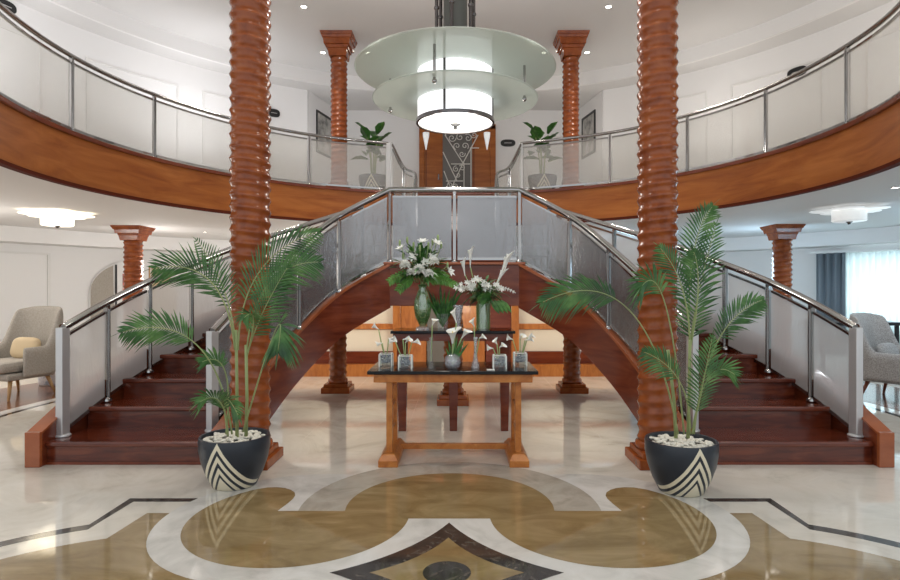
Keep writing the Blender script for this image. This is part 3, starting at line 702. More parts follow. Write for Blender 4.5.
# oval footed vase with bouquet, on the console
x0, D0 = -.295, 5.60
v = empty('oval_vase', (x0, D0, KZ), 'green tinted oval glass vase on square foot, holding the tall left bouquet', 'vase')
MB().taper((x0, D0, KZ), (.062, .062), (x0, D0, KZ+.02), (.058, .058)).taper((x0, D0, KZ+.02), (.05, .05), (x0, D0, KZ+.035), (.03, .03)).build('foot', 'glass_crystal', v)
MB().lathe([(.026, .03), (.042, .06), (.070, .12), (.084, .20), (.078, .28), (.052, .35), (.036, .39), (.046, .43), (.040, .43), (.030, .39), (.047, .35), (.071, .28), (.077, .2), (.063, .12), (.034, .065), (.001, .05)], 40, (x0, D0, KZ)).build('bowl', 'glass_green', v, smooth=True)
b = empty('white_lily_bouquet', (x0, D0, KZ+.05), 'bouquet of white lilies and broad green foliage in the oval vase', 'bouquet')
mb = MB()
for i in range(14):
    a = rnd.random()*6.28; mb.tube([(x0+.02*math.cos(a), D0+.02*math.sin(a), KZ+.08), (x0+.02*math.cos(a*2), D0+.02*math.sin(a*2), KZ+.42), (x0+.12*math.cos(a), D0+.12*math.sin(a), KZ+.6)], .004, 5)
mb.build('stems', 'bud', b, smooth=True)
C = Vector((x0-.02, D0, KZ+.52))
def leaf_spray(C, spread, nmb, Lr, wr, zr, name='foliage', m='leaf', parent=b, droop=.35, yoff=0):
    mb = MB()
    for i in range(nmb):
        a = rnd.uniform(0, 2*PI); e = rnd.uniform(*zr); d = Vector((math.cos(a)*math.cos(e), math.sin(a)*math.cos(e), math.sin(e)))
        p = C+d*rnd.uniform(.0, spread); blade(mb, p, d+Vector((rnd.uniform(-.3, .3), rnd.uniform(-.3, .3), rnd.uniform(-.2, .2))), rnd.uniform(*Lr), rnd.uniform(*wr), droop)
    return mb.build(name, m, parent)
C = C+Vector((0, 0, .03)); leaf_spray(C, .23, 300, (.08, .16), (.025, .04), (-.3, 1.5))
# serrated leaf branches hanging at both sides
def branch(p, q, nleaf, L, wd, name, m, parent, sag=.04):
    mb = MB(); p = Vector(p); q = Vector(q); pts = []
    for i in range(9):
        t = i/8; c = p.lerp(q, t)+Vector((0, 0, sag*math.sin(PI*t))); pts.append(c)
    mb.tube(pts, .004, 5)
    for i in range(nleaf):
        t = .15+.85*i/nleaf; k = t*8; lo = min(int(k), 7); c = pts[lo].lerp(pts[lo+1], k-lo); d = (pts[lo+1]-pts[lo]).normalized()
        s_ = d.cross(Vector((0, 1, 0))).normalized()
        for sg in (-1, 1):
            blade(mb, c, d*.7+s_*sg+Vector((0, rnd.uniform(-.4, .4), 0)), L*(1.15-.6*t), wd, .1, up=Vector((0, 1, 0)))
    return mb.build(name, m, parent)
branch(C+Vector((-.04, -.05, -.06)), C+Vector((-.30, -.1, -.10)), 10, .085, .024, 'leaf_branch', 'leaf2', b)
branch(C+Vector((-.04, -.08, -.08)), C+Vector((-.21, -.12, -.19)), 9, .085, .024, 'leaf_branch', 'leaf2', b)
branch(C+Vector((.04, -.08, -.08)), C+Vector((.36, -.12, -.14)), 12, .075, .023, 'leaf_branch', 'leaf2', b)
branch(C+Vector((.04, -.05, -.04)), C+Vector((.27, -.05, -.06)), 10, .07, .023, 'leaf_branch', 'leaf2', b)
for dx, dz, r in ((-.13, .06, .055), (.0, .01, .068), (.09, -.02, .05), (-.08, -.01, .045), (.14, .09, .05)):
    flower_head(C+Vector((dx, -.20, dz)), r, b, 'petal', 44)
for dx, dz, dd in ((.03, .27, (0, -.5, 1)), (.15, .26, (.4, -.5, .8)), (.11, .14, (.5, -.8, .3)), (-.17, .21, (-.5, -.4, 1)), (.27, -.0, (.6, -.5, .3)), (-.05, .14, (-.3, -.9, .3)), (.05, .08, (.2, -.9, .4))):
    lily(C+Vector((dx, -.12, dz)), dd, .07, b)
mb = MB()
for dx, dz in ((-.19, .27), (-.12, .30), (-.06, .25), (.0, .22), (.08, .25), (.17, .32), (.2, .25), (.26, .06), (-.16, .15), (-.09, .2), (.12, .28)):
    c = C+Vector((dx, -.08, dz)); mb.ball(c, .014, 8, 6, (.8, .8, 2.4)); mb.tube([c, C+Vector((dx*.3, 0, -.1))], .0035, 5)
tag(mb.build('buds', 'bud', b, smooth=True), kind='stuff')
# middle dark vase with grass leaves, on the console
x1 = -.085
v = empty('square_vase', (x1-.02, 5.66, KZ), 'clear square vase of grassy leaves at the middle of the console table', 'vase')
MB().taper((x1-.02, 5.66, KZ), (.045, .045), (x1-.02, 5.66, KZ+.15), (.055, .055)).build('bowl', 'glass_clear', v)
b2 = empty('grass_leaf_arrangement', (x1-.02, 5.66, KZ+.02), 'long arching green grass leaves in the square console vase', 'arrangement')
mb = MB()
for i in range(12):
    a = -1.2+2.4*i/11; blade(mb, (x1-.02, 5.66, KZ+.02), (math.sin(a)*.5, rnd.uniform(-.3, .3), 1), rnd.uniform(.34, .52), .03, .14, up=Vector((0, 1, 0)))
mb.build('grass_leaves', 'leaf', b2)
# crystal flared vase
x2 = .045
v = MB().lathe([(.042, 0), (.044, .015), (.022, .03), (.024, .06), (.034, .14), (.05, .235), (.046, .235), (.03, .14), (.018, .06), (.001, .04)], 32, (x2, 5.52, KZ)).build('crystal_vase', 'glass_crystal', smooth=True, auto=40, loc=None)
tag(v, 'tall flared cut crystal vase beside the calla arrangement on the console', 'vase')
# cylinder vase with calla arrangement at the right
x3 = .285
v = empty('cylinder_vase', (x3, 5.6, KZ), 'clear glass cylinder vase filled with stems, right on the console table', 'vase')
MB().lathe([(.068, 0), (.068, .25), (.062, .25), (.062, .012), (.001, .012)], 36, (x3, 5.6, KZ)).build('glass_wall', 'glass_green', v, smooth=True, auto=40)
b3 = empty('calla_bouquet', (x3, 5.6, KZ+.03), 'bouquet of white callas and dark palm leaves in the glass cylinder', 'bouquet')
mb = MB()
for i in range(16):
    a = i*2.4; mb.tube([(x3+.04*math.cos(a), 5.6+.04*math.sin(a), KZ+.02), (x3+.05*math.cos(a+1), 5.6+.05*math.sin(a+1), KZ+.25), (x3+.1*math.cos(a), 5.6+.1*math.sin(a), KZ+.36)], .004, 5)
mb.build('stems', 'bud', b3, smooth=True)
C3 = Vector((x3-.01, 5.6, KZ+.36))
leaf_spray(C3, .14, 230, (.08, .15), (.018, .03), (-.5, .9), parent=b3)
mb = MB()
for i in range(13):
    a = -2.4+i*.22; blade(mb, C3+Vector((.06, -.12, -.06)), (math.sin(a)*1.0, -.4, -math.cos(a)*-.8), .13, .016, .2, up=Vector((0, 1, 0)))
for i in range(4): blade(mb, C3+Vector((.08+.03*i, -.14, -.08)), (.6+.1*i, -.5, -.9), .15, .05, .1, up=Vector((0, 1, 0)))
mb.build('fan_leaf', 'leaf', b3)
for i in range(30):
    a = rnd.uniform(-.1, PI+.1); r = rnd.uniform(.03, .17)
    p = C3+Vector((-.03+math.cos(a)*r*1.25, -.10-rnd.random()*.05, .02+math.sin(a)*r*.62))
    lily(p, (math.cos(a)*.6, -.9, .4), rnd.uniform(.032, .048), b3)
for dx, dz, lean, L in ((-.165, .16, -.15, .17), (-.115, .24, .0, .20), (.165, .15, .35, .24), (.20, .19, .30, .22), (.12, .06, .5, .20)):
    base = C3+Vector((dx*.5, -.05, -.05)); tip = C3+Vector((dx, -.08, dz))
    MB().tube([base, base.lerp(tip, .5)+Vector((0, 0, .02)), tip], .005, 6).build('calla_stem', 'bud', b3, smooth=True)
    calla(tip-Vector((0, 0, .01)), (lean, -.15, 1), L, b3, .62)
branch(C3+Vector((.1, -.1, .02)), C3+Vector((.31, -.12, -.01)), 7, .03, .012, 'berry_twig', 'mum', b3, .03)
branch(C3+Vector((-.1, -.1, .02)), C3+Vector((-.24, -.12, .03)), 7, .03, .012, 'berry_twig', 'mum', b3, .02)

# small vases on the black table top
def cube_vase(x, y, label, h=.105, hw=.05):
    v = empty('cube_vase', (x, y, TZ), label, 'vase', None); rim = MB()
    mb = MB().box(x-hw, x+hw, y-hw, y+hw, TZ, TZ+.018)
    for a, bb, c, d in ((-hw, hw, -hw, -hw+.007), (-hw, hw, hw-.007, hw), (-hw, -hw+.007, -hw+.007, hw-.007), (hw-.007, hw, -hw+.007, hw-.007)): mb.box(x+a, x+bb, y+c, y+d, TZ+.018, TZ+h)
    mb.build('glass_wall', 'glass_clear', v)
    for a in (-1, 1):
        rim.box(x-hw, x+hw, y+a*(hw-.003)-.004, y+a*(hw-.003)+.004, TZ+h-.003, TZ+h+.002).box(x+a*(hw-.003)-.004, x+a*(hw-.003)+.004, y-hw+.009, y+hw-.009, TZ+h-.003, TZ+h+.002)
        for b_ in (-1, 1): rim.box(x+a*hw-.004, x+a*hw+.004, y+b_*hw-.004, y+b_*hw+.004, TZ, TZ+h-.004)
    rim.build('polished_edges', 'petal', v)
    mb = MB()
    for i in range(30): mb.ball((x+rnd.uniform(-1, 1)*hw*.7, y+rnd.uniform(-1, 1)*hw*.7, TZ+.03+rnd.random()*.06), .012, 6, 4, (1, 1, .8))
    tag(mb.build('dark_pebbles', 'blackglass', v, smooth=True), kind='stuff')
    mb = MB()
    for i in range(46):
        mb.ball((x+rnd.uniform(-1, 1)*hw*.75, y+rnd.uniform(-1, 1)*hw*.75, TZ+.026+rnd.random()*.055), .009, 6, 4, (1, 1, .8))
    tag(mb.build('glass_pebbles', 'chrome', v, smooth=True), kind='stuff')
    return v
def sprig(x, y, z0, blooms, label, stems=True):
    blooms = [(dx, dz*.80 if dz < .26 else dz, lx, lz, L) for dx, dz, lx, lz, L in blooms]
    a = empty('calla_sprig', (x, y, z0), label, 'flowers')
    for (dx, dz, lx, lz, L) in blooms:
        base = Vector((x, y, z0)); tip = Vector((x+dx, y-.01, z0+dz))
        MB().tube([base, base.lerp(tip, .5)+Vector((dx*.1, 0, .01)), tip], .0045, 6).build('calla_stem', 'bud', a, smooth=True)
        calla(tip, (lx, -.3, lz), L*.8, a, .55)
    return a
cube_vase(-.535, 4.74, 'cut glass cube vase nearest the left end of the black tabletop')
cube_vase(-.365, 4.60, 'cut glass cube vase second from the left end of the black tabletop')
cube_vase(.375, 4.62, 'cut glass cube vase second from the right end of the black tabletop')
cube_vase(.555, 4.80, 'cut glass cube vase nearest the right end of the black tabletop')
sprig(-.535, 4.74, TZ+.03, [(-.03, .20, -1, -.2, .07), (-.06, .27, -.9, .7, .08), (.02, .24, 1, .1, .08)], 'white callas leaning out of the leftmost cube vase')
sprig(-.365, 4.60, TZ+.03, [(-.08, .23, -1, .1, .07), (.0, .22, .4, .4, .07), (.05, .22, 1, .2, .08), (-.02, .25, 1, .15, .08)], 'white callas lying over the second cube vase from left')
sprig(.375, 4.62, TZ+.03, [(-.05, .16, -1, .1, .07), (-.02, .20, -.5, .8, .06), (.0, .17, .5, .4, .06)], 'short white callas in the second cube vase from right')
sprig(.555, 4.80, TZ+.03, [(-.06, .23, -1, .3, .07), (.04, .22, 1, .3, .08), (.06, .25, 1, .5, .07), (.0, .24, .2, .3, .06)], 'white callas spreading over the rightmost cube vase')
def bud_vase(x, y, label, crystal=False):
    v = MB().lathe([(.033, 0), (.033, .03), (.022, .055), (.013, .12), (.012, .19), (.02, .245), (.017, .245), (.008, .19), (.008, .12), (.001, .06)], 28, (x, y, TZ)).build('bud_vase', 'glass_crystal' if crystal else 'glass_clear', smooth=True, auto=40)
    return tag(v, label, 'vase')
bud_vase(-.165, 4.60, 'clear slim bud vase left of the round globe vase')
bud_vase(.185, 4.63, 'patterned crystal bud vase right of the round globe vase', True)
sprig(-.165, 4.60, TZ+.06, [(.01, .28, .35, .9, .075)], 'single open white calla standing in the left bud vase')
sprig(.185, 4.63, TZ+.06, [(-.01, .27, -.4, .9, .08), (.03, .22, .9, .5, .06)], 'open white calla standing in the right bud vase')
gx, gy = .005, 4.58
v = MB().lathe([(.03, 0), (.05, .012), (.064, .04), (.066, .065), (.058, .095), (.035, .118), (.026, .122), (.024, .118), (.052, .095), (.059, .065), (.055, .03), (.001, .012)], 36, (gx, gy, TZ)).build('globe_vase', 'glass_crystal', smooth=True, auto=60)
tag(v, 'round glass globe vase at the middle of the black tabletop', 'vase')
g = empty('calla_bunch', (gx, gy, TZ+.03), 'large white calla with long green leaves in the globe vase', 'flowers')
mb = MB()
for a, L in ((-.15, .22), (.15, .26), (.4, .25), (.65, .24), (-.35, .16), (.3, .2)): blade(mb, (gx, gy, TZ+.03), (a, -.1, 1), L, .022, .08, up=Vector((0, 1, 0)))
mb.build('long_leaf', 'leaf', g)
for dx, dz, lx, L, sc in ((-.0, .17, .0, .13, 1.15), (.07, .21, .7, .09, .7), (.03, .33, -.3, .12, .55)):
    MB().tube([(gx, gy, TZ+.03), (gx+dx*.4, gy, TZ+.03+dz*.5), (gx+dx, gy, TZ+.03+dz)], .006, 6).build('calla_stem', 'bud', g, smooth=True)
    calla((gx+dx, gy, TZ+.03+dz), (lx, -.35, 1), L, g, sc)
o = MB().box(.27, .33, 4.50, 4.53, TZ, TZ+.006).build('name_card', 'petal'); tag(o, 'tiny white card lying on the black tabletop by the cube vase', 'card')

# ------------------------------------------------------------------ potted palms
def bez(a, b, c, n=20):
    a, b, c = Vector(a), Vector(b), Vector(c); return [a*(1-t)**2+b*2*t*(1-t)+c*t*t for t in [i/n for i in range(n+1)]]
def pot_mesh(t, R=.235, H=.345, loc=(0, 0, 0), turn=0):
    prof = [(R*.56, 0), (R*.62, .006), (R*.80, .09), (R*.93, .18), (R*1.0, .27), (R, H-.012), (R*.985, H), (R*.92, H), (R*.90, H-.03), (R*.88, .25), (.001, .245)]
    prof = [(r, z if z > .3 else z*H/.345) for r, z in prof]
    MB().lathe(prof, 64).build('pot', 'pot', t, smooth=True, auto=50, loc=loc).rotation_euler = (0, 0, turn)
    MB().lathe([(R*.89, H-.05), (.001, H-.045)], 32).build('soil', 'soil', t, loc=loc)
    mb = MB(); r2 = random.Random(5)
    for i in range(190):
        a = r2.random()*2*PI; r = math.sqrt(r2.random())*R*.84
        mb.ball((r*math.cos(a), r*math.sin(a), H-.032+r2.random()*.018), .0155, 7, 5, (r2.uniform(.8, 1.5), r2.uniform(.8, 1.3), .65))
    tag(mb.build('pebbles', 'pebble', t, smooth=True, loc=loc), kind='stuff')
def frond(t, a, b, c, start=.45, L=.17, wd=.0135, nl=24, side=None, m='palm', rr=.0065, droop=.35, open_=1.0):
    L *= 1.28; nl = int(nl*1.05)
    """a->c rachis through control b; leaflets from fraction start on; side = axis across which leaflets spread"""
    pts = bez(a, b, c, 24); n = len(pts); mb = MB()
    rs = [rr*(1-.75*i/(n-1)) for i in range(n)]
    st = MB().tube(pts, rs, 6).build('frond_stem', 'stem', t, smooth=True, loc=(0, 0, 0))
    for i in range(nl):
        u = start+(1-start)*(i/(nl-1)); k = u*(n-1); lo = min(int(k), n-2); p = pts[lo].lerp(pts[lo+1], k-lo); d = (pts[lo+1]-pts[lo]).normalized()
        f = (u-start)/(1-start); ln = L*(math.sin(PI*(.16+.80*f))**.75); sd = d.cross(Vector(side)).normalized() if side else d.cross(Vector((0, 1, 0))).normalized()
        nn = sd.cross(d)
        for sg in (-1, 1):
            fw = .75+.9*f
            dd = d*fw+sd*sg*open_+nn*.25
            blade(mb, p, dd+Vector((0, 0, rnd.uniform(-.06, .06))), ln*rnd.uniform(.92, 1.08), wd, droop*.6*rnd.uniform(.5, 1.5), up=nn, fold=.3)
    blade(mb, pts[-1], (pts[-1]-pts[-2]), L*.5, wd, .2)
    o = mb.build('leaflets', m, st, loc=(0, 0, 0)); return st
def palm(loc, label, fronds, stems, rz=0, R=.235, H=.345, turn=0):
    t = empty('potted_palm', loc, label, 'potted plant', None, local=True)
    pot_mesh(t, R, H, turn=turn)
    for s_ in stems: MB().tube(s_, [.013]+[.011]*(len(s_)-1), 8).build('stem', 'stem', t, smooth=True, loc=(0, 0, 0))
    for f in fronds: frond(t, **f)
    return t
def pv(x, y, D, base):   # plan measure of a frond tip relative to the pot base
    s = F/D; return ((x-460)/s+CX-base[0], D-base[1], EYE-(y-290)/s)
B1 = (-1.50, 4.06, 0)
q = lambda x, y, D: pv(x, y, D, B1)
fr = [
 dict(a=q(235, 350, 4.06), b=q(226, 255, 4.0), c=q(156, 268, 3.85), start=.36, L=.20, nl=26),
 dict(a=q(236, 350, 4.07), b=q(232, 285, 4.1), c=q(197, 241, 4.35), start=.36, L=.15, nl=22),
 dict(a=q(238, 350, 4.06), b=q(240, 255, 4.05), c=q(317, 232, 3.95), start=.30, L=.20, nl=28),
 dict(a=q(246, 360, 4.02), b=q(252, 262, 3.88), c=q(318, 262, 3.75), start=.34, L=.19, nl=26),
 dict(a=q(246, 360, 4.02), b=q(262, 300, 3.85), c=q(244, 318, 3.7), start=.40, L=.12, nl=16, droop=.5),
 dict(a=q(246, 360, 4.02), b=q(255, 320, 3.9), c=q(287, 268, 3.8), start=.30, L=.17, nl=22),
 dict(a=q(243, 432, 4.02), b=q(290, 270, 3.75), c=q(278, 350, 3.65), start=.66, L=.17, nl=22, droop=.5),
 dict(a=q(232, 434, 4.0), b=q(215, 305, 3.8), c=q(123, 332, 3.7), start=.55, L=.16, nl=26),
 dict(a=q(226, 434, 4.0), b=q(236, 345, 3.95), c=q(202, 362, 3.85), start=.58, L=.10, nl=16),
 dict(a=q(228, 436, 3.98), b=q(226, 385, 3.85), c=q(200, 402, 3.7), start=.35, L=.13, nl=18, droop=.5),
 dict(a=q(228, 436, 3.98), b=q(218, 375, 3.9), c=q(238, 415, 3.75), start=.45, L=.11, nl=14, droop=.5),
]
palm(B1, 'potted palm in black chevron pot in front of the left column', fr,
     [[q(237, 438, 4.07), q(237, 390, 4.08), q(236, 330, 4.06)], [q(246, 436, 4.05), q(247, 400, 4.03), q(246, 345, 4.0)]], turn=-.12)
B2 = (1.552, 3.94, 0)
q = lambda x, y, D: pv(x, y, D, B2)
fr = [
 dict(a=q(690, 350, 3.92), b=q(684, 240, 3.93), c=q(712, 207, 3.9), start=.34, L=.15, nl=24, droop=.4),
 dict(a=q(690, 350, 3.92), b=q(694, 300, 3.9), c=q(716, 226, 3.9), start=.12, L=.18, nl=30, open_=1.1),
 dict(a=q(690, 350, 3.92), b=q(704, 280, 3.85), c=q(694, 252, 3.75), start=.30, L=.14, nl=18),
 dict(a=q(678, 434, 3.94), b=q(645, 250, 3.8), c=q(543, 302, 3.6), start=.60, L=.17, nl=28, droop=.45),
 dict(a=q(684, 434, 3.93), b=q(668, 250, 3.75), c=q(642, 286, 3.65), start=.60, L=.17, nl=22, droop=.6),
 dict(a=q(690, 350, 3.92), b=q(690, 280, 3.85), c=q(660, 248, 3.8), start=.40, L=.13, nl=18),
 dict(a=q(694, 434, 3.92), b=q(705, 320, 3.85), c=q(762, 300, 3.85), start=.55, L=.14, nl=24),
 dict(a=q(692, 434, 3.88), b=q(700, 400, 3.75), c=q(712, 338, 3.7), start=.30, L=.14, nl=22),
 dict(a=q(690, 434, 3.88), b=q(692, 370, 3.75), c=q(644, 352, 3.65), start=.55, L=.12, nl=18),
 dict(a=q(692, 434, 3.88), b=q(705, 350, 3.8), c=q(735, 375, 3.75), start=.5, L=.11, nl=16),
]
palm(B2, 'potted palm in black chevron pot in front of the right column', fr,
     [[q(676, 438, 3.96), q(674, 400, 3.95), q(668, 350, 3.9)], [q(688, 438, 3.95), q(689, 400, 3.94), q(690, 340, 3.9)]], turn=.14)

# upper potted plants beside the balcony gate ends
def rubber_plant(loc, label):
    t = empty('potted_leaf_plant', loc, label, 'potted plant', None, local=True)
    pot_mesh(t, .25, .345)
    r3 = random.Random(11)
    for k in range(5):
        a = k*1.26+.4; tip = (.13*math.cos(a), .13*math.sin(a), .95+.08*(k % 3)); MB().tube([(.03*math.cos(a), .03*math.sin(a), .3), (.05*math.cos(a), .05*math.sin(a), .65), tip], .012, 6).build('stem', 'stem', t, smooth=True, loc=(0, 0, 0))
        for j in range(4):
            b_ = a+j*1.7; mb = MB(); blade(mb, (tip[0], tip[1], tip[2]-.12*j+.02), (math.cos(b_)*.8, math.sin(b_)*.8, 1.0-.25*j), .34, .17, .28, fold=.35)
            mb.build('leaf', 'leaf', t, loc=(0, 0, 0))
    t.scale = (1.12, 1.12, 1.12)
    return t
rp = rubber_plant((-1.62, 11.35, ZU), 'broad-leaved plant in chevron pot at the left balcony railing end')
copy_thing(rp, (1.66, 11.35, ZU), 'broad-leaved plant in chevron pot at the right balcony railing end', rz=.0)

# ------------------------------------------------------------------ upper double door, sconces, plaques, pictures
dr = struct(MB().box(-.93, -.80, 14.2, 14.3, ZU, 5.35).box(.80, .93, 14.2, 14.3, ZU, 5.35).box(-.93, .93, 14.2, 14.3, 5.25, 5.38), 'door_2', 'fascia', bevel=.01)
for sg in (-1, 1):
    x0_, x1_ = sorted((sg*.36, sg*.80))
    o = MB().box(x0_, x1_, 14.22, 14.28, ZU, 5.25).build('door_leaf', 'fascia', parent=dr, loc=(0, 0, 0), bevel=.006); o['kind'] = 'structure'
    o = MB().box(x0_+.03, x0_+.05, 14.205, 14.22, ZU, 5.25).build('door_strip', 'mahog', parent=dr, loc=(0, 0, 0)); o['kind'] = 'structure'
o = MB().box(-.36, .36, 14.24, 14.27, ZU, 5.25).build('pane', 'doorglass', parent=dr, loc=(0, 0, 0)); o['kind'] = 'structure'
o = MB().box(-.47, -.44, 14.17, 14.22, 4.02, 4.16).build('door_handle', 'darksteel', parent=dr, loc=(0, 0, 0)); o['kind'] = 'structure'
def dp(x, y, D=14.2): s = F/D; return ((x-460)/s+CX, D, EYE-(y-290)/s)
gr = empty('iron_scrollwork', dp(460, 165), 'white iron scrollwork of nested triangles across the upper door glass', 'grille')
def bar(a, b, r=.014): MB().tube([dp(*a), dp(*b)], r, 6).build('bar', 'whitepaint', gr)
for a, b in (((445, 135), (463, 163)), ((478, 135), (463, 163)), ((443, 152), (457, 181)), ((463, 163), (450, 191)), ((451, 164), (470, 164)), ((444, 171), (452, 192)), ((446, 181), (463, 181)), ((442, 112), (446, 137)), ((464, 163), (464, 191)), ((471, 148), (471, 191)), ((470, 148), (479, 148)), ((443, 126), (479, 126))): bar(a, b)
def spiral(cx, cy, r, turns, ph, sg=1):
    pts = []
    for i in range(22):
        t = i/21; a = ph+sg*turns*2*PI*t; rr = r*(1-.85*t); x, _, z_ = dp(cx, cy); pts.append((x+rr*math.cos(a), 14.2, z_+rr*math.sin(a)))
    MB().tube(pts, .011, 5).build('scroll', 'whitepaint', gr, smooth=True)
for i, (cx, cy, r) in enumerate(((452, 138, .10), (460, 137, .10), (468, 138, .10), (474, 135, .08), (457, 146, .09), (465, 146, .09), (462, 154, .08), (456, 169, .08), (462, 168, .08), (458, 175, .06), (450, 185, .08), (455, 186, .06), (449, 130, .1), (458, 129, .1), (467, 129, .1), (460, 122, .1), (450, 121, .1))):
    spiral(cx, cy, r, 1.3, i*1.1, 1 if i % 2 else -1)
for x_, nm in ((426, 'left'), (487, 'right')):
    c = dp(x_, 141, 14.12); s_ = empty('cone_sconce', c, 'white crystal cone sconce on the %s side of the upper door' % nm, 'wall lamp')
    MB().lathe([(.001, -.22), (.012, -.2), (.075, .12), (.08, .2), (.065, .2), (.001, -.15)], 20, c).build('shade', 'dimglow', s_, smooth=True)
    MB().box(c[0]-.02, c[0]+.02, 14.1, 14.21, c[2]+.02, c[2]+.1).build('bracket', 'darksteel', s_)
def plaque(c, ang, L, label):
    t = empty('wall_plaque', c, label, 'plaque')
    mtx = Matrix.Translation(c) @ Matrix.Rotation(ang, 4, 'Z')
    mb = MB(); pts = [(.5*L*math.copysign(abs(math.cos(a))**.7, math.cos(a)), .085*math.copysign(abs(math.sin(a))**.8, math.sin(a))) for a in [2*PI*i/32 for i in range(32)]]
    vs = [mtx @ Vector((x, y, z)) for y in (-.01, .01) for x, z in pts]; n = 32
    mb.add(vs, [tuple(range(n)), tuple(range(2*n-1, n-1, -1))]+[(i, (i+1) % n, n+(i+1) % n, n+i) for i in range(n)]); mb.build('plate', 'black', t)
    m2 = MB().box(-.25*L, .25*L, -.013, -.01, -.005, .005, mtx); m2.build('lettering_strip', 'steel', t)
def wallpt(x, y, r=7.01):   # point on the curved upper wall for a sight line
    dx = (x-460)/F; 
    A_ = dx*dx+1; B_ = 2*((CX-RC.x)*dx-RC.y); C_ = (CX-RC.x)**2+RC.y**2-r*r
    D = (-B_+math.sqrt(B_*B_-4*A_*C_))/(2*A_); return (CX+dx*D, D, EYE-(y-290)*D/F), math.atan2(-(CX+dx*D-RC.x), D-RC.y)
for x_, y_, L_, lb in ((274, 113, .25, 'dark oval plaque on the white wall just right of the left tall column'), (797, 72, .34, 'dark oval plaque on the wall seen over the right balcony handrail'), (6, 6, .3, 'dark oval plaque on the wall at the far left above the handrail')):
    c, a_ = wallpt(x_, y_); plaque(c, a_, L_, lb)
plaque(dp(508, 143, 14.27), 0, .36, 'dark oval plaque on the back wall right of the upper door')
# framed pictures on the slanted recess walls
for sg, nm in ((-1, 'left'), (1, 'right')):
    p0 = Vector((RC.x+sg*7.1*math.sin(math.radians(27.5)), RC.y+7.1*math.cos(math.radians(27.5)), 0)); p1 = Vector((sg*2.98, 14.3, 0))
    d = (p1-p0).normalized(); c = p0.lerp(p1, .5); nrm = Vector((-d.y, d.x, 0))*(-1 if sg > 0 else 1)
    nrm = nrm if nrm.x*sg < 0 else -nrm
    c = c+nrm*.06; c.z = 4.95
    ang = math.atan2(d.y, d.x); mtx = Matrix.Translation(c) @ Matrix.Rotation(ang, 4, 'Z')
    t = empty('framed_picture', c, 'black framed grey picture on the slanted wall %s of the upper door' % nm, 'picture')
    fr_ = MB(); 
    for a in ((-.38, .38, .36, .4), (-.38, .38, -.4, -.36), (-.38, -.34, -.36, .36), (.34, .38, -.36, .36)): fr_.box(a[0], a[1], -.015, .02, a[2]*1.2, a[3]*1.2, mtx)
    fr_.build('frame', 'black', t); MB().box(-.34, .34, -.004, .004, -.43, .43, mtx).build('print', 'greyart', t)

# ------------------------------------------------------------------ armchairs
def armchair(loc, rz, label, fab, legm, hb=.84, pil='pillow'):
    t = empty('armchair', loc, label, 'armchair', None, local=True); L = (0, 0, 0)
    # wrap-around shell
    n = 48; vs = []; fs = []
    def hfun(a):
        a = abs(a); k = max(0, min(1, (a-52)/34)); k = k*k*(3-2*k); return 1.12*(1-k)+.62*k-(.04*(a/50)**2 if a < 50 else .04*(1-k))
    rows = 7
    for i in range(n+1):
        a = -112+224*i/n; ar = math.radians(a); e = .62
        sx = math.copysign(abs(math.sin(ar))**e, ar)*.37; sy = math.copysign(abs(math.cos(ar))**e, math.cos(ar))*.34+.02
        H = hfun(a)
        outw = Vector((sx, sy-.02)).normalized()
        for side in (0, 1):
            for j in range(rows+1):
                z_ = .27+(H-.27)*j/rows; th = .045*(1 if side else -1); rec = .13*max(0, (z_-.45))*max(0, math.cos(ar)); flare = 1+.10*(z_-.3)
                round_ = 1 if j < rows else .35
                vs.append((sx*flare+outw.x*th*round_, sy*flare+outw.y*th*round_+rec, z_+(0 if j < rows else .02)))
    st = 2*(rows+1)
    for i in range(n):
        for side in (0, 1):
            for j in range(rows):
                a = i*st+side*(rows+1)+j; b_ = a+st; fs.append((a, b_, b_+1, a+1))
        a = i*st; fs.append((a+rows, a+st+rows, a+st+2*rows+1, a+2*rows+1)); fs.append((a, a+rows+1, a+st+rows+1, a+st))
    for e_ in (0, n):
        a = e_*st
        for j in range(rows): fs.append((a+j, a+j+1, a+rows+2+j, a+rows+1+j))
    MB().add(vs, fs).build('backrest', fab, t, smooth=True, loc=L, sub=1)
    MB().box(-.33, .33, -.34, .30, .24, .33).build('seat_frame', fab, t, loc=L, bevel=.03)
    MB().box(-.31, .31, -.40, .27, .335, .47).build('seat_cushion', fab, t, loc=L, bevel=.05)
    pm = MB().ball((0, 0, 0), 1, 20, 12); 
    pm.v = [(math.copysign(abs(x)**.55, x)*.22, y*.07, math.copysign(abs(z_)**.55, z_)*.14) for x, y, z_ in pm.v]
    pm.v = [tuple(Matrix.Translation((.02, .14, .60)) @ Matrix.Rotation(-.25, 4, 'X') @ Vector(v_)) for v_ in pm.v]
    if pil: pm.build('lumbar_pillow', pil, t, smooth=True, loc=L)
    for sx in (-1, 1):
        for sy in (-1, 1):
            MB().tube([(sx*.25, sy*.24, .25), (sx*.31, sy*.31, 0)], [.026, .014], 12).build('leg', legm, t, smooth=True, loc=L, )
    return t
armchair((-5.62, 7.45, 0), -.25, 'taupe wingback armchair with tan pillow and light oak legs', 'fabric', 'oak').rotation_euler = (0, 0, -.25)
ac = armchair((5.48, 7.2, 0), .5, 'grey patterned tub armchair with dark wooden legs near the window', 'fabric2', 'walnut', pil='fabric2'); ac.rotation_euler = (0, 0, .55); ac.scale = (1, 1, .93)
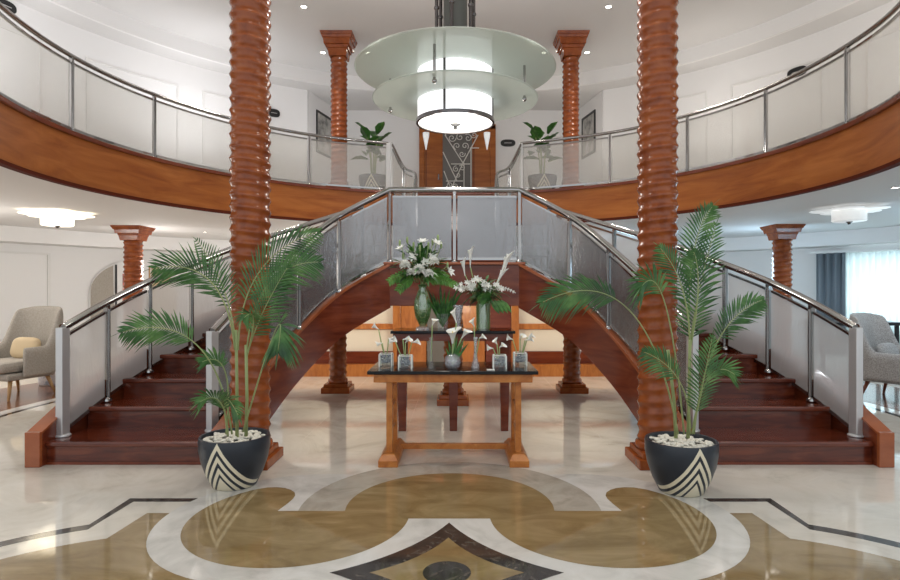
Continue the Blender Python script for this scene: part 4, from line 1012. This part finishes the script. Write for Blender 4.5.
# pale patterned pouf beside the left chair
t = empty('patterned_pouf', (-5.74, 8.42, 0), 'pale pouf with blue-grey pattern tucked beside the taupe armchair', 'pouf')
MB().lathe([(.20, 0), (.22, .02), (.23, .25), (.22, .52), (.19, .56), (.001, .565)], 32, (-5.74, 8.42, 0)).build('body', ramp_noise(mat('pouf_fabric', (.7, .72, .75), .9), [(.78, .78, .78), (.72, .74, .78), (.38, .43, .52)], (1, 1, 1), 14, 6, stops=[.4, .52, .6]), t, smooth=True, auto=50)
# dark framed desk near the window
t = empty('tubular_console', (6.1, 9.3, 0), 'dark framed high side table standing behind the grey armchair', 'table')
MB().box(5.6, 6.9, 9.0, 9.5, .80, .85).build('tabletop', 'black', t, bevel=.005)
for xx in (5.68, 6.82):
    for yy in (9.05, 9.45): MB().box(xx-.022, xx+.022, yy-.022, yy+.022, 0, .80).build('leg', 'black', t)
    MB().box(xx-.015, xx+.015, 9.07, 9.43, .40, .44).build('stretcher', 'black', t)
MB().box(5.70, 6.80, 9.035, 9.06, .56, .60).build('front_rail', 'black', t)

# ------------------------------------------------------------------ curtains
def curtain(a0, a1, r, z0, z1, amp, per, name, m, label):
    n = int((a1-a0)*7); pts = []
    for i in range(n+1):
        a = a0+(a1-a0)*i/n; rr = r+amp*math.sin(a*per)+amp*.4*math.sin(a*per*2.3+1); pts.append(pol(rr, a))
    o = MB().wallstrip(pts, z0, z1, .006).build(name, m, smooth=True, loc=(*pol(r, (a0+a1)/2), z0)); return tag(o, label, 'curtain')
curtain(54.3, 75, 10.0, .03, 2.13, .035, 9, 'sheer_curtain', 'sheer', 'pale translucent sheer curtain hanging over the right window')
curtain(52.2, 55.6, 9.86, .03, 2.13, .05, 7, 'drape', 'drape', 'heavy grey drape gathered at the left edge of the window')
o = MB().wallstrip(arc(9.93, 51.5, 76, 20), 2.14, 2.19, .18).build('curtain_rail', 'plaster', loc=(*pol(9.93, 58), 2.21)); tag(o, 'white curtain rail box running above the window', 'curtain rail')

# ------------------------------------------------------------------ arched mirror on the left wall
def arch_mirror():
    # plan direction tangent to the wall
    a = -47.0; c = Vector((*pol(10.10, a), 0)); ang = -math.radians(a); mtx = Matrix.Translation(c) @ Matrix.Rotation(ang, 4, 'Z')
    t = empty('arched_mirror', c, 'wide arched wall mirror behind the small left column', 'mirror')
    def arch(hw, top, y, x0=-9, x1=9):
        pts = [(max(x0, -hw), .05), (min(x1, hw), .05)]
        for i in range(25):
            th = PI*i/24; x = hw*math.cos(th); z_ = top-.75+.75*math.sin(th)
            if x0 <= x <= x1: pts.append((x, z_))
        return pts
    def plate(pts, y0, y1, nm, m):
        mb = MB(); n = len(pts); vs = [mtx @ Vector((x, y, z_)) for y in (y0, y1) for x, z_ in pts]
        mb.add(vs, [tuple(range(n)), tuple(range(2*n-1, n-1, -1))]+[(i, (i+1) % n, n+(i+1) % n, n+i) for i in range(n)]); return mb.build(nm, m, t)
    plate(arch(.92, 2.03, 0), 0, .03, 'backing', 'plaster')
    plate([(max(-.9, x), z_) for x, z_ in arch(.92, 2.0, 0, x1=-.42)], -.012, -.002, 'glass_panel', 'fabric')
    plate([(-.38, .05), (.28, .05), (.28, 1.93), (-.38, 1.93)], -.02, -.004, 'white_panel', 'plaster')
    plate([(-.27, .9), (-.0, .9), (-.0, 1.72), (-.27, 1.72)], -.035, -.021, 'red_print', 'pinkart')
    plate([(.32, .05)]+[(x, z_) for x, z_ in arch(.92, 2.0, 0, x0=.32) if x > .33], -.012, -.002, 'glass_panel', 'tanwall')
    MB().box(-.42, -.385, -.03, .0,   .05, 1.92, mtx).build('divider', 'black', t); MB().box(.29, .315, -.03, .0, .05, 1.92, mtx).build('divider', 'oak', t)
arch_mirror()
